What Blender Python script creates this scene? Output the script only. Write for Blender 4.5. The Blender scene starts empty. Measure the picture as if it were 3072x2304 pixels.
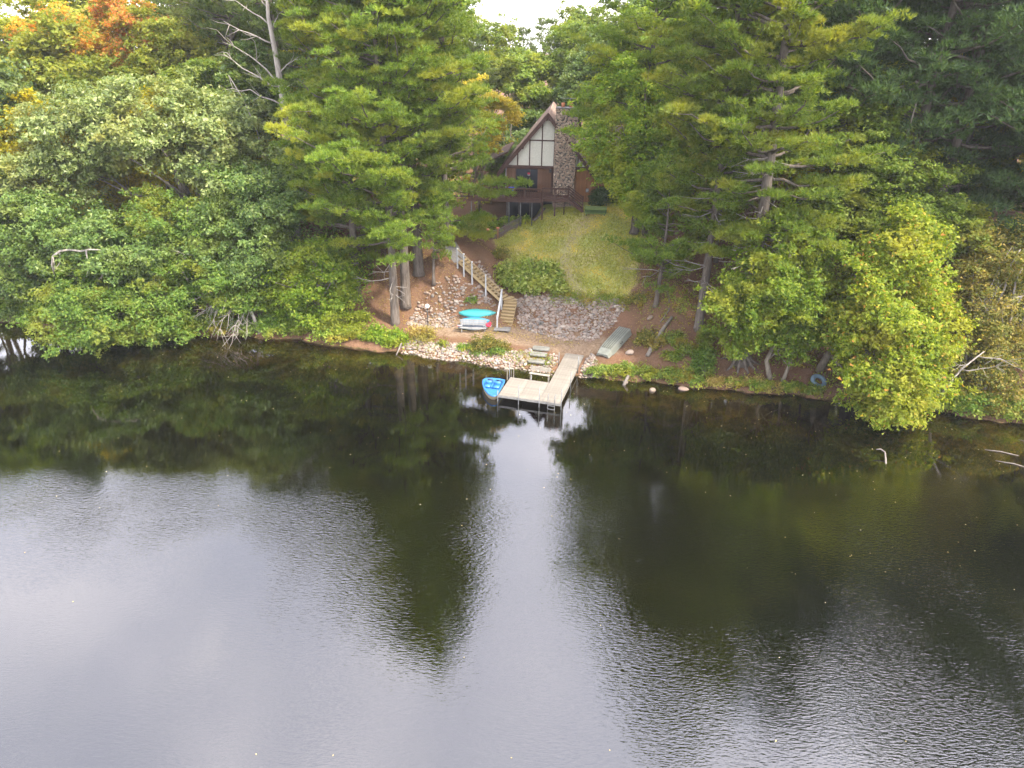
import bpy, bmesh, math, random
import numpy as np
from mathutils import Vector, Matrix

# ------------------------------------------------------------------ camera, sky, sun, exposure
scene = bpy.context.scene
col = scene.collection
R = math.radians

cam_data = bpy.data.cameras.new('camera')
cam_data.sensor_width = 36.0
cam_data.lens = 25.0
cam_data.clip_start = 0.1
cam_data.clip_end = 3000
cam = bpy.data.objects.new('camera', cam_data)
col.objects.link(cam)
cam.matrix_world = Matrix.Translation((0, 0, 23.6)) @ Matrix.Rotation(R(90 - 26.5), 4, 'X') @ Matrix.Rotation(R(0.8), 4, 'Z')
scene.camera = cam

SUN_ELEV, SUN_AZ = R(52), R(124)          # azimuth clockwise from +Y (the view direction) towards +X
world = bpy.data.worlds.new('World')
scene.world = world
world.use_nodes = True
wn, wl = world.node_tree.nodes, world.node_tree.links
wn.clear()
w_out = wn.new('ShaderNodeOutputWorld')
w_bg = wn.new('ShaderNodeBackground')
w_sky = wn.new('ShaderNodeTexSky')
w_sky.sky_type = 'NISHITA'
w_sky.sun_disc = False
w_sky.sun_elevation = SUN_ELEV
w_sky.sun_rotation = SUN_AZ
w_sky.air_density = 1.0
w_sky.dust_density = 1.2
w_sky.ozone_density = 1.5
w_bg.inputs['Strength'].default_value = 0.15
# thin, even high cloud over the whole sky
w_tc = wn.new('ShaderNodeTexCoord')
w_map = wn.new('ShaderNodeMapping')
w_map.inputs['Scale'].default_value = (1.6, 1.6, 3.6)
w_noise = wn.new('ShaderNodeTexNoise')
w_noise.inputs['Scale'].default_value = 2.2
w_noise.inputs['Detail'].default_value = 5
w_noise.inputs['Roughness'].default_value = 0.5
w_ramp = wn.new('ShaderNodeMapRange')
w_ramp.inputs['From Min'].default_value = 0.42
w_ramp.inputs['From Max'].default_value = 0.72
w_ramp.inputs['To Min'].default_value = 0.42
w_ramp.inputs['To Max'].default_value = 0.85
w_mix = wn.new('ShaderNodeMix')
w_mix.data_type = 'RGBA'
w_mix.inputs[7].default_value = (8.4, 7.9, 7.9, 1)
wl.new(w_tc.outputs['Generated'], w_map.inputs['Vector'])
wl.new(w_map.outputs['Vector'], w_noise.inputs['Vector'])
wl.new(w_noise.outputs['Fac'], w_ramp.inputs['Value'])
wl.new(w_ramp.outputs['Result'], w_mix.inputs[0])
wl.new(w_sky.outputs['Color'], w_mix.inputs[6])
wl.new(w_mix.outputs[2], w_bg.inputs['Color'])
wl.new(w_bg.outputs['Background'], w_out.inputs['Surface'])

sun_data = bpy.data.lights.new('sun', 'SUN')
sun_data.energy = 2.7
sun_data.angle = R(6)
sun_data.color = (1.0, 0.91, 0.76)
sun = bpy.data.objects.new('sun', sun_data)
col.objects.link(sun)
sd = Vector((math.sin(SUN_AZ) * math.cos(SUN_ELEV), math.cos(SUN_AZ) * math.cos(SUN_ELEV), math.sin(SUN_ELEV)))
sun.rotation_euler = sd.to_track_quat('Z', 'Y').to_euler()
sun.location = (30, 40, 60)

vs = scene.view_settings
vs.view_transform = 'Standard'
vs.look = 'None'
vs.gamma = 1.0
vs.use_curve_mapping = False
vs.exposure = 2.1
scene.cycles.max_bounces = 12
scene.cycles.diffuse_bounces = 6
scene.cycles.glossy_bounces = 3
scene.cycles.transmission_bounces = 8
scene.cycles.transparent_max_bounces = 12
scene.cycles.caustics_reflective = False
scene.cycles.caustics_refractive = False
scene.cycles.use_denoising = True
scene.cycles.use_adaptive_sampling = True
scene.cycles.adaptive_threshold = 0.02

rng = np.random.default_rng(11)
random.seed(5)

# ------------------------------------------------------------------ helpers
def smooth(a, b, x):
    t = np.clip((x - a) / (b - a), 0, 1)
    return t * t * (3 - 2 * t)

def tag(o, label=None, cat=None, group=None, kind=None):
    if label: o['label'] = label
    if cat: o['category'] = cat
    if group: o['group'] = group
    if kind: o['kind'] = kind
    return o

def empty(name, loc=(0, 0, 0), rz=0.0, label=None, cat=None, group=None):
    o = bpy.data.objects.new(name, None)
    o.empty_display_size = 0.2
    col.objects.link(o)
    o.location = loc
    o.rotation_euler = (0, 0, rz)
    return tag(o, label, cat, group)

class Acc:
    """collects numpy verts and tri / quad faces for one mesh"""
    def __init__(s):
        s.v, s.q, s.t, s.n = [], [], [], 0
    def add(s, v, q=None, t=None):
        v = np.asarray(v, float).reshape(-1, 3)
        if q is not None and len(q): s.q.append(np.asarray(q, int).reshape(-1, 4) + s.n)
        if t is not None and len(t): s.t.append(np.asarray(t, int).reshape(-1, 3) + s.n)
        s.v.append(v); s.n += len(v)
    def mesh(s, name, mat, smooth_shade=False):
        V = np.concatenate(s.v) if s.v else np.zeros((0, 3))
        Q = np.concatenate(s.q) if s.q else np.zeros((0, 4), int)
        T = np.concatenate(s.t) if s.t else np.zeros((0, 3), int)
        me = bpy.data.meshes.new(name)
        me.vertices.add(len(V)); me.vertices.foreach_set('co', V.astype(np.float32).ravel())
        nl = len(Q) * 4 + len(T) * 3
        me.loops.add(nl)
        me.loops.foreach_set('vertex_index', np.concatenate([Q.ravel(), T.ravel()]).astype(np.int32))
        me.polygons.add(len(Q) + len(T))
        st = np.concatenate([np.arange(len(Q)) * 4, len(Q) * 4 + np.arange(len(T)) * 3]).astype(np.int32)
        me.polygons.foreach_set('loop_start', st)
        if smooth_shade: me.polygons.foreach_set('use_smooth', np.ones(len(Q) + len(T), bool))
        me.update(calc_edges=True)
        if mat: me.materials.append(mat)
        return me
    def obj(s, name, mat, parent=None, smooth_shade=False):
        return link(name, s.mesh(name, mat, smooth_shade), parent)

def link(name, me, parent=None, loc=(0, 0, 0), rot=(0, 0, 0), scale=(1, 1, 1)):
    o = bpy.data.objects.new(name, me)
    col.objects.link(o)
    if parent: o.parent = parent
    o.location = loc; o.rotation_euler = rot; o.scale = scale
    return o

def tube(acc, pts, rad, n=6, cap=True):
    pts = np.asarray(pts, float); rad = np.asarray(rad, float) * np.ones(len(pts))
    d = np.gradient(pts, axis=0); d /= np.linalg.norm(d, axis=1)[:, None] + 1e-9
    up = np.array([0, 0, 1.0]) if abs(d[0][2]) < .8 else np.array([1.0, 0, 0])
    rings = []
    a = np.arange(n) / n * 2 * math.pi
    for p, t, r in zip(pts, d, rad):
        x = np.cross(up, t); x /= np.linalg.norm(x) + 1e-9
        y = np.cross(t, x)
        rings.append(p + r * (np.cos(a)[:, None] * x + np.sin(a)[:, None] * y))
    V = np.concatenate(rings)
    q = []
    for i in range(len(pts) - 1):
        for j in range(n):
            q.append((i * n + j, i * n + (j + 1) % n, (i + 1) * n + (j + 1) % n, (i + 1) * n + j))
    t = []
    if cap:
        V = np.concatenate([V, pts[:1], pts[-1:]])
        m = len(pts) * n
        for j in range(n):
            t.append((m, (j + 1) % n, j)); b = (len(pts) - 1) * n
            t.append((m + 1, b + j, b + (j + 1) % n))
    acc.add(V, q, t)

def abox(acc, c, s, ax=None):
    """box in an Acc: centre c, full size s, optional 3 axes (rows)"""
    s = np.asarray(s, float) / 2
    k = np.array([(x, y, z) for z in (-1, 1) for y in (-1, 1) for x in (-1, 1)], float) * s
    if ax is not None: k = k @ np.asarray(ax, float)
    acc.add(k + np.asarray(c, float), [(0, 2, 3, 1), (4, 5, 7, 6), (0, 1, 5, 4), (2, 6, 7, 3), (0, 4, 6, 2), (1, 3, 7, 5)])

def box(name, mat, c, s, parent=None, rot=(0, 0, 0), bevel=0.0):
    me = bpy.data.meshes.new(name)
    bm = bmesh.new()
    bmesh.ops.create_cube(bm, size=1.0)
    for v in bm.verts: v.co = Vector((v.co.x * s[0], v.co.y * s[1], v.co.z * s[2]))
    if bevel:
        bmesh.ops.bevel(bm, geom=bm.edges[:], offset=bevel, segments=1, affect='EDGES')
    bm.to_mesh(me); bm.free()
    me.materials.append(mat)
    return link(name, me, parent, c, rot)

def beam(name, mat, a, b, w, h, parent=None, bevel=0.0):
    """rectangular bar from a to b"""
    a, b = Vector(a), Vector(b)
    d = b - a
    q = d.to_track_quat('X', 'Z')
    return box(name, mat, (a + b) / 2, (d.length, w, h), parent, q.to_euler(), bevel)

def pole(name, mat, a, b, r, parent=None, n=8):
    A = Acc(); tube(A, [a, b], [r, r], n)
    return A.obj(name, mat, parent, True)

def prism(name, mat, poly, a0, a1, axis='y', parent=None):
    """extrude a 2d polygon (in x,z for axis y; x,y for axis z; y,z for axis x)"""
    me = bpy.data.meshes.new(name)
    n = len(poly)
    def P(p, t):
        return (p[0], t, p[1]) if axis == 'y' else ((p[0], p[1], t) if axis == 'z' else (t, p[0], p[1]))
    V = [P(p, a0) for p in poly] + [P(p, a1) for p in poly]
    Fc = [tuple(range(n)), tuple(range(2 * n - 1, n - 1, -1))] + [(i, i + n, (i + 1) % n + n, (i + 1) % n) for i in range(n)]
    me.from_pydata(V, [], Fc)
    bm = bmesh.new(); bm.from_mesh(me); bmesh.ops.recalc_face_normals(bm, faces=bm.faces[:]); bm.to_mesh(me); bm.free()
    me.materials.append(mat)
    return link(name, me, parent)

# ------------------------------------------------------------------ materials
MATS = {}
def new_mat(name):
    m = bpy.data.materials.new(name); m.use_nodes = True
    nt = m.node_tree; nt.nodes.clear()
    MATS[name] = m
    return m, nt, nt.nodes, nt.links

def nd(nodes, typ, **kw):
    n = nodes.new(typ)
    for k_, v_ in kw.items():
        if k_ in n.inputs: n.inputs[k_].default_value = v_
        else: setattr(n, k_, v_)
    return n

def c4(c): return (c[0], c[1], c[2], 1)
def cl(c): return (min(c[0] * 1.6, .8), min(c[1] * 1.62, .8), c[2] * 1.15)

def ramp(nodes, stops, interp='LINEAR'):
    r = nodes.new('ShaderNodeValToRGB')
    e = r.color_ramp.elements
    r.color_ramp.interpolation = interp
    while len(e) > 1: e.remove(e[-1])
    e[0].position = stops[0][0]; e[0].color = c4(stops[0][1])
    for p, c in stops[1:]:
        x = e.new(p); x.color = c4(c)
    return r

def pmat(name, c1, c2, scale=3.0, rough=.7, bump=0.0, bscale=None, spec=.3, metal=0.0, stretch=(1, 1, 1), objvar=0.0, coord='Object', coat=0.0):
    """painted / wooden / stony surface: two-tone noise, fine relief, a little variation per object"""
    m, nt, N, L = new_mat(name)
    out = nd(N, 'ShaderNodeOutputMaterial'); p = nd(N, 'ShaderNodeBsdfPrincipled')
    p.inputs['Roughness'].default_value = rough
    p.inputs['Specular IOR Level'].default_value = spec
    p.inputs['Metallic'].default_value = metal
    p.inputs['Coat Weight'].default_value = coat
    tc = nd(N, 'ShaderNodeTexCoord'); mp = nd(N, 'ShaderNodeMapping'); mp.inputs['Scale'].default_value = stretch
    L.new(tc.outputs[coord], mp.inputs['Vector'])
    nz = nd(N, 'ShaderNodeTexNoise', Scale=scale, Detail=6.0, Roughness=.62)
    L.new(mp.outputs[0], nz.inputs['Vector'])
    r = ramp(N, [(.33, c1), (.67, c2)])
    L.new(nz.outputs['Fac'], r.inputs[0])
    last = r.outputs[0]
    if objvar:
        oi = nd(N, 'ShaderNodeObjectInfo')
        mr = nd(N, 'ShaderNodeMapRange'); mr.inputs['To Min'].default_value = 1 - objvar; mr.inputs['To Max'].default_value = 1 + objvar
        L.new(oi.outputs['Random'], mr.inputs['Value'])
        hs = nd(N, 'ShaderNodeHueSaturation'); L.new(mr.outputs[0], hs.inputs['Value']); L.new(last, hs.inputs['Color'])
        last = hs.outputs[0]
    L.new(last, p.inputs['Base Color'])
    if bump:
        n2 = nd(N, 'ShaderNodeTexNoise', Scale=bscale or scale * 4, Detail=5.0)
        L.new(mp.outputs[0], n2.inputs['Vector'])
        b = nd(N, 'ShaderNodeBump', Strength=bump, Distance=.05)
        L.new(n2.outputs['Fac'], b.inputs['Height']); L.new(b.outputs[0], p.inputs['Normal'])
    L.new(p.outputs[0], out.inputs[0])
    return m

def leafmat(name, stops, patch=None, pscale=.35, trans=.42, rough=.55, spec=.25, pfac=(.5, .68), tint=(1.25, 1.2, .55)):
    """leaves: hue differs leaf by leaf and patch by patch; part of the light comes through the blade"""
    m, nt, N, L = new_mat(name)
    out = nd(N, 'ShaderNodeOutputMaterial'); p = nd(N, 'ShaderNodeBsdfPrincipled')
    p.inputs['Roughness'].default_value = rough; p.inputs['Specular IOR Level'].default_value = spec
    g = nd(N, 'ShaderNodeNewGeometry')
    r = ramp(N, [(a_, cl(b_)) for a_, b_ in stops])
    L.new(g.outputs['Random Per Island'], r.inputs[0])
    last = r.outputs[0]
    tc = nd(N, 'ShaderNodeTexCoord')
    nz = nd(N, 'ShaderNodeTexNoise', Scale=pscale, Detail=3.0); L.new(tc.outputs['Object'], nz.inputs['Vector'])
    if patch:
        mr = nd(N, 'ShaderNodeMapRange'); mr.inputs['From Min'].default_value = pfac[0]; mr.inputs['From Max'].default_value = pfac[1]
        L.new(nz.outputs['Fac'], mr.inputs['Value'])
        mx = nd(N, 'ShaderNodeMix', data_type='RGBA'); mx.inputs[7].default_value = c4(cl(patch))
        L.new(mr.outputs[0], mx.inputs[0]); L.new(last, mx.inputs[6]); last = mx.outputs[2]
    oi = nd(N, 'ShaderNodeObjectInfo')
    mr2 = nd(N, 'ShaderNodeMapRange'); mr2.inputs['To Min'].default_value = .82; mr2.inputs['To Max'].default_value = 1.18
    L.new(oi.outputs['Random'], mr2.inputs['Value'])
    hs = nd(N, 'ShaderNodeHueSaturation'); L.new(mr2.outputs[0], hs.inputs['Value']); L.new(last, hs.inputs['Color'])
    L.new(hs.outputs[0], p.inputs['Base Color'])
    mu = nd(N, 'ShaderNodeMix', data_type='RGBA', blend_type='MULTIPLY'); mu.inputs[0].default_value = 1; mu.inputs[7].default_value = c4(tint)
    L.new(hs.outputs[0], mu.inputs[6])
    t = nd(N, 'ShaderNodeBsdfTranslucent'); L.new(mu.outputs[2], t.inputs[0])
    ms = nd(N, 'ShaderNodeMixShader'); ms.inputs[0].default_value = min(trans + .08, .6)
    L.new(p.outputs[0], ms.inputs[1]); L.new(t.outputs[0], ms.inputs[2]); L.new(ms.outputs[0], out.inputs[0])
    return m

def stonemat(name, per):
    m, nt, N, L = new_mat(name)
    out = nd(N, 'ShaderNodeOutputMaterial'); p = nd(N, 'ShaderNodeBsdfPrincipled'); p.inputs['Roughness'].default_value = .8
    if per == 'object':
        s = nd(N, 'ShaderNodeObjectInfo').outputs['Random']
    else:
        s = nd(N, 'ShaderNodeNewGeometry').outputs['Random Per Island']
    r = ramp(N, [(0, (.22, .185, .16)), (.14, (.34, .28, .25)), (.28, (.19, .185, .19)), (.4, (.36, .325, .30)), (.52, (.27, .19, .165)), (.62, (.40, .375, .35)), (.74, (.22, .21, .215)), (.86, (.31, .235, .20)), (1, (.46, .44, .42))])
    L.new(s, r.inputs[0])
    tc = nd(N, 'ShaderNodeTexCoord'); nz = nd(N, 'ShaderNodeTexNoise', Scale=9.0, Detail=6.0, Roughness=.7); L.new(tc.outputs['Object'], nz.inputs['Vector'])
    mr = nd(N, 'ShaderNodeMapRange'); mr.inputs['To Min'].default_value = .36; mr.inputs['To Max'].default_value = 1.0; L.new(nz.outputs['Fac'], mr.inputs['Value'])
    hs = nd(N, 'ShaderNodeHueSaturation', Saturation=.9); wm = nd(N, 'ShaderNodeMix', data_type='RGBA', blend_type='MULTIPLY'); wm.inputs[0].default_value = 1; wm.inputs[7].default_value = (1.12, 1.0, .87, 1); L.new(mr.outputs[0], hs.inputs['Value']); L.new(r.outputs[0], hs.inputs['Color']); L.new(hs.outputs[0], wm.inputs[6]); L.new(wm.outputs[2], p.inputs['Base Color'])
    b = nd(N, 'ShaderNodeBump', Strength=.35, Distance=.03); L.new(nz.outputs['Fac'], b.inputs['Height']); L.new(b.outputs[0], p.inputs['Normal'])
    L.new(p.outputs[0], out.inputs[0])
    return m

stone_o = stonemat('fieldstone', 'object')
stone_i = stonemat('fieldstone_small', 'island')
bark_pine = pmat('pine_bark', (.075, .058, .046), (.17, .145, .125), 2.2, .9, .9, 7, .15, stretch=(3.2, 3.2, .6))
bark_oak = pmat('oak_bark', (.085, .07, .058), (.19, .165, .14), 2.5, .9, .8, 8, .15, stretch=(3, 3, .7))
bark_grey = pmat('dead_wood', (.24, .205, .18), (.40, .36, .32), 2.5, .85, .6, 9, .15, stretch=(3, 3, .8))
bark_light = pmat('maple_bark', (.16, .13, .10), (.30, .26, .21), 2.5, .9, .6, 8, .15, stretch=(3, 3, .7))

# ------------------------------------------------------------------ terrain
SHORE_X = np.array([-140, -45, -39, -32, -24, -18, -13, -9.3, -5.4, -1, 5.7, 10.2, 15, 19.3, 23, 30.2, 34.5, 120.])
SHORE_Y = np.array([70, 58.4, 56.6, 56.0, 55.7, 55.1, 53.4, 52.9, 51.8, 50.4, 48.7, 48.0, 46.9, 46.3, 45.6, 43.7, 42.4, 22.])
PC = np.array([(-60, -3.2), (-14, -2.6), (-7, -1.6), (-3, -.75), (-1, -.35), (0, 0), (.35, .28), (1.5, .6), (3, .85), (4.5, 1.0), (5.3, 1.3), (9.5, 3.0), (20, 7.8), (23, 8.3), (40, 9.2), (130, 12)])
PL = np.array([(-60, -3.2), (-14, -2.6), (-7, -1.6), (-3, -.75), (-1, -.35), (0, 0), (.35, .28), (1.5, .6), (2.5, .85), (4.3, 1.0), (5, 1.4), (8.3, 5.2), (12, 6.4), (20, 7.0), (40, 8.5), (130, 12)])
PF = np.array([(-60, -3.2), (-14, -2.6), (-7, -1.6), (-3, -.8), (-1, -.4), (0, 0.02), (.5, .5), (3, 1.6), (8, 4.2), (15, 6.6), (30, 8), (130, 12)])
PR = np.array([(-60, -3.2), (-14, -2.6), (-7, -1.6), (-3, -.8), (-1, -.4), (0, 0), (.4, .35), (2, .9), (5, 2.1), (10, 4.3), (20, 8), (40, 9.6), (130, 12)])

def shore(x): return np.interp(x, SHORE_X, SHORE_Y) + .18 * np.sin(x * 1.3) + .1 * np.sin(x * 3.1 + 1)

def ground(x, y):
    x = np.asarray(x, float); y = np.asarray(y, float)
    s = y - shore(x)
    f = lambda P: np.interp(s, P[:, 0], P[:, 1])
    zc, zl, zf, zr = f(PC), f(PL), f(PF), f(PR)
    a = smooth(-.2, -4.2, x); b = smooth(-11, -15, x); c = smooth(9, 12.5, x)
    z = zc * (1 - a) + zl * a; z = z * (1 - b) + zf * b; z = z * (1 - c) + zr * c
    z = z + smooth(12, 20, s) * np.clip((x - 5) * .12, -.8, .6) * (1 - b)
    z = z + smooth(1, 6, s) * (.10 * np.sin(x * .9 + y * .4) + .07 * np.sin(x * .35 - y * .8 + 2) + .05 * np.sin(2.1 * x + 1.7 * y))
    w = smooth(2.9, 1.7, x) * smooth(-10, -7.5, x) * smooth(67.5, 69.2, y) * smooth(86, 81, y)      # dug out for the walk-out basement
    z = z * (1 - w) + np.minimum(z, 6.55) * w
    # landing cut into the bank for the dock walkway
    du = (x - 3.36) * .2721 + (y - 43.39) * .9623; dv = (x - 3.36) * .9623 - (y - 43.39) * .2721
    wk = smooth(.75, .25, dv) * smooth(-2.2, -1.7, dv) * smooth(4.5, 5.0, du) * smooth(9.6, 8.6, du)
    z = z * (1 - wk) + np.minimum(z, .36) * wk
    return z

LAWN = np.array([(-1.9, 66.2), (-1.3, 63.8), (-.2, 61.9), (1.2, 61.2), (3.0, 59.2), (3.9, 58.4), (6.5, 58.3), (9.3, 57.4), (10.6, 58.8), (11.0, 61.5), (11.8, 64.5), (13, 68), (14.5, 73), (14, 80), (2.6, 80), (2.2, 70.3), (.6, 68.6)])

def inside(px, py, poly):
    c = np.zeros(px.shape, bool); n = len(poly)
    for i in range(n):
        x0, y0 = poly[i]; x1, y1 = poly[(i + 1) % n]
        hit = ((y0 > py) != (y1 > py)) & (px < (x1 - x0) * (py - y0) / (y1 - y0 + 1e-12) + x0)
        c ^= hit
    return c

def polydist(px, py, poly):
    d = np.full(px.shape, 1e9); n = len(poly)
    for i in range(n):
        a = poly[i]; b = poly[(i + 1) % n]; ab = b - a
        t = np.clip(((px - a[0]) * ab[0] + (py - a[1]) * ab[1]) / (ab @ ab), 0, 1)
        d = np.minimum(d, np.hypot(px - a[0] - t * ab[0], py - a[1] - t * ab[1]))
    return np.where(inside(px, py, poly), d, -d)

gx = np.unique(np.round(np.concatenate([np.arange(-320, -50, 9), np.arange(-50, -14, .8), np.arange(-14, 16, .3), np.arange(16, 44, .7), np.arange(44, 330, 9)]), 3))
gy = np.unique(np.round(np.concatenate([np.arange(-160, 34, 6), np.arange(34, 46, .8), np.arange(46, 73, .3), np.arange(73, 90, 1.0), np.arange(90, 420, 9)]), 3))
GX, GY = np.meshgrid(gx, gy)
GZ = ground(GX, GY)
fine = smooth(0, 2, GY - shore(GX))
GZ = GZ + fine * .035 * np.sin(GX * 5.3 + 2 * np.sin(GY * 3.1)) * np.sin(GY * 4.7 + GX)
nx, ny = len(gx), len(gy)
ii = np.arange(nx * ny).reshape(ny, nx)
A = Acc()
A.add(np.stack([GX, GY, GZ], -1).reshape(-1, 3), np.stack([ii[:-1, :-1], ii[:-1, 1:], ii[1:, 1:], ii[1:, :-1]], -1).reshape(-1, 4))

m, nt, N, L = new_mat('ground')
out = nd(N, 'ShaderNodeOutputMaterial'); p = nd(N, 'ShaderNodeBsdfPrincipled', Roughness=.95)
p.inputs['Specular IOR Level'].default_value = .1
tc = nd(N, 'ShaderNodeTexCoord')
def gnoise(scale, det=6.0, rough=.6, vec=None):
    n = nd(N, 'ShaderNodeTexNoise', Scale=scale, Detail=det, Roughness=rough)
    L.new(vec or tc.outputs['Object'], n.inputs['Vector']); return n.outputs['Fac']
def gmix(fac, a, b):
    mx = nd(N, 'ShaderNodeMix', data_type='RGBA')
    L.new(fac, mx.inputs[0]); L.new(a, mx.inputs[6]); L.new(b, mx.inputs[7]); return mx.outputs[2]
def gramp(src, st):
    r = ramp(N, st); L.new(src, r.inputs[0]); return r.outputs[0]
def gattr(nm, soft=.22, scale=1.3):
    a = nd(N, 'ShaderNodeAttribute', attribute_name=nm)
    n = gnoise(scale, 5.0, .7)
    ad = nd(N, 'ShaderNodeMath', operation='ADD'); L.new(a.outputs['Fac'], ad.inputs[0])
    sb = nd(N, 'ShaderNodeMath', operation='SUBTRACT'); L.new(n, sb.inputs[0]); sb.inputs[1].default_value = .5
    L.new(sb.outputs[0], ad.inputs[1])
    mr = nd(N, 'ShaderNodeMapRange'); mr.inputs['From Min'].default_value = .5 - soft; mr.inputs['From Max'].default_value = .5 + soft
    L.new(ad.outputs[0], mr.inputs['Value']); return mr.outputs[0]
litter = gmix(gnoise(.5, 4), gramp(gnoise(16, 8, .75), [(.3, (.06, .035, .024)), (.5, (.20, .10, .062)), (.68, (.36, .21, .135))]), gramp(gnoise(11, 8, .75), [(.3, (.035, .024, .016)), (.5, (.10, .065, .04)), (.7, (.17, .13, .06))]))
lawn_c = gmix(gramp(gnoise(.33, 5, .6), [(.42, (0, 0, 0)), (.62, (1, 1, 1))]), gramp(gnoise(7, 9, .78), [(.32, (.09, .115, .022)), (.47, (.28, .315, .08)), (.66, (.46, .455, .16))]), gramp(gnoise(6, 9, .78), [(.32, (.14, .115, .035)), (.47, (.37, .315, .115)), (.66, (.55, .47, .23))]))
path_c = gramp(gnoise(5, 8, .7), [(.3, (.12, .078, .05)), (.5, (.215, .15, .10)), (.7, (.30, .22, .155))])
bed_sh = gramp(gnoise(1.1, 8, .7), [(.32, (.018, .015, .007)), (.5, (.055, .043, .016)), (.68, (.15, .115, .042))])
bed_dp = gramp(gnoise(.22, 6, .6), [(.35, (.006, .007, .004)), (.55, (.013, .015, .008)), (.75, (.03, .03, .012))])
c = gmix(gattr('lawn'), litter, lawn_c)
worn_c = gramp(gnoise(6, 8, .7), [(.3, (.17, .15, .06)), (.5, (.31, .26, .13)), (.7, (.42, .34, .2))])
c = gmix(gattr('worn', .3, 1.1), c, worn_c)
c = gmix(gattr('path'), c, path_c)
bed = gmix(gattr('deep', .3, .5), bed_sh, bed_dp)  # deep silt colour darkened by depth, standing in for light absorbed by water
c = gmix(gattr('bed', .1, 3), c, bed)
L.new(c, p.inputs['Base Color'])
bp = nd(N, 'ShaderNodeBump', Strength=.8, Distance=.12); L.new(gnoise(4.5, 9, .8), bp.inputs['Height']); L.new(bp.outputs[0], p.inputs['Normal'])
L.new(p.outputs[0], out.inputs[0])
ground_mat = m
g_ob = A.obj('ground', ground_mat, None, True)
tag(g_ob, kind='structure')
def setattr_f(me, nm, arr):
    at = me.attributes.new(nm, 'FLOAT', 'POINT'); at.data.foreach_set('value', np.asarray(arr, np.float32).ravel())
S_ = GY - shore(GX)
setattr_f(g_ob.data, 'lawn', np.clip(.5 + polydist(GX, GY, LAWN) * .7, 0, 1))
pth = np.minimum(S_ - 2.6, 5.2 - S_) * smooth(-8.5, -6, GX) * 1.0
setattr_f(g_ob.data, 'path', np.clip(.5 + pth * .8, 0, 1) * smooth(-9, -6.5, GX) * smooth(9.5, 7.5, GX))
wl_ = np.array([(7.2, 68.5), (6.5, 67.0), (4.95, 64.6), (4.6, 63.0), (5.1, 60.6), (5.6, 59.0)])
wd = np.full(GX.shape, 1e9)
for a_, b_ in zip(wl_[:-1], wl_[1:]):
    ab = b_ - a_; t_ = np.clip(((GX - a_[0]) * ab[0] + (GY - a_[1]) * ab[1]) / (ab @ ab), 0, 1)
    wd = np.minimum(wd, np.hypot(GX - a_[0] - t_ * ab[0], GY - a_[1] - t_ * ab[1]))
setattr_f(g_ob.data, 'worn', np.clip(.72 - wd * .42, 0, 1))
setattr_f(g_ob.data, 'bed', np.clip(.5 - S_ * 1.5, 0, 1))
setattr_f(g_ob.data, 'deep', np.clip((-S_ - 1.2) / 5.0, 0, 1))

# ------------------------------------------------------------------ water
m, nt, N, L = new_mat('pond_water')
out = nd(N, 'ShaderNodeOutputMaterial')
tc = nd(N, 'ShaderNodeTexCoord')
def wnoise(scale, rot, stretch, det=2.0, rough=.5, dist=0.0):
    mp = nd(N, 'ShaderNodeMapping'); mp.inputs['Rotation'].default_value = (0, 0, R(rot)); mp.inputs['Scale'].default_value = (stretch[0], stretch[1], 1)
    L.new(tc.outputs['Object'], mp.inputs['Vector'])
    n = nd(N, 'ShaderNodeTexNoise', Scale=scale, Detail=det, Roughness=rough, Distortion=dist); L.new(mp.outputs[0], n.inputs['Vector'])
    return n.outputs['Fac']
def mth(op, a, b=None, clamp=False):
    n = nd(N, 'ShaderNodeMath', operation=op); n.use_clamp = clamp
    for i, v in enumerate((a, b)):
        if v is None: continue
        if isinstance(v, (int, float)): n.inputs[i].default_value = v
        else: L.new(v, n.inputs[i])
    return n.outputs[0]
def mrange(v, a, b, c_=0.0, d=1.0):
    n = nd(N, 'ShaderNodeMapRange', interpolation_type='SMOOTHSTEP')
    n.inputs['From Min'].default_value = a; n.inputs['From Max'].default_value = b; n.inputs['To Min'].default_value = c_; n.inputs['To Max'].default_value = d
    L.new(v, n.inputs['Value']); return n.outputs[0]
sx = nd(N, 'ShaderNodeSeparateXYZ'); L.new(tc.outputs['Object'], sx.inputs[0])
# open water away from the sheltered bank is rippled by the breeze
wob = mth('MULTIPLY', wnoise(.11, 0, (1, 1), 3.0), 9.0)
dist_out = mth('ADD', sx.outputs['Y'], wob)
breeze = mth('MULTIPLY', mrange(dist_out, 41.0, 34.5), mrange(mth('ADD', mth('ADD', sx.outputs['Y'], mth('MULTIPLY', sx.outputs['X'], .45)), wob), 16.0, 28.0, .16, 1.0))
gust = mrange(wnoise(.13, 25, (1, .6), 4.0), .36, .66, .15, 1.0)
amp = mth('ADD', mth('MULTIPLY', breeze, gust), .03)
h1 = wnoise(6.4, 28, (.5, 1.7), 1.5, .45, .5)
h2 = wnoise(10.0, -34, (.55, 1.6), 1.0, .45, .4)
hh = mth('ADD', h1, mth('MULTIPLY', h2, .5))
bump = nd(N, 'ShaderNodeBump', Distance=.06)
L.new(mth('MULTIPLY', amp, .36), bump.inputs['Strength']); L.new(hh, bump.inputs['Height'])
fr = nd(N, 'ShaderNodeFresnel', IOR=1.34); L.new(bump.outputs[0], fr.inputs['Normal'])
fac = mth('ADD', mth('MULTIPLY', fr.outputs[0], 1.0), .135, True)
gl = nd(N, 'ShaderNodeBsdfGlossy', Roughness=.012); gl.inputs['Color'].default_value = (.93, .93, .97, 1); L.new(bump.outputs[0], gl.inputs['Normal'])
tr = nd(N, 'ShaderNodeBsdfTransparent'); tr.inputs[0].default_value = (.5, .48, .32, 1)
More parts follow.
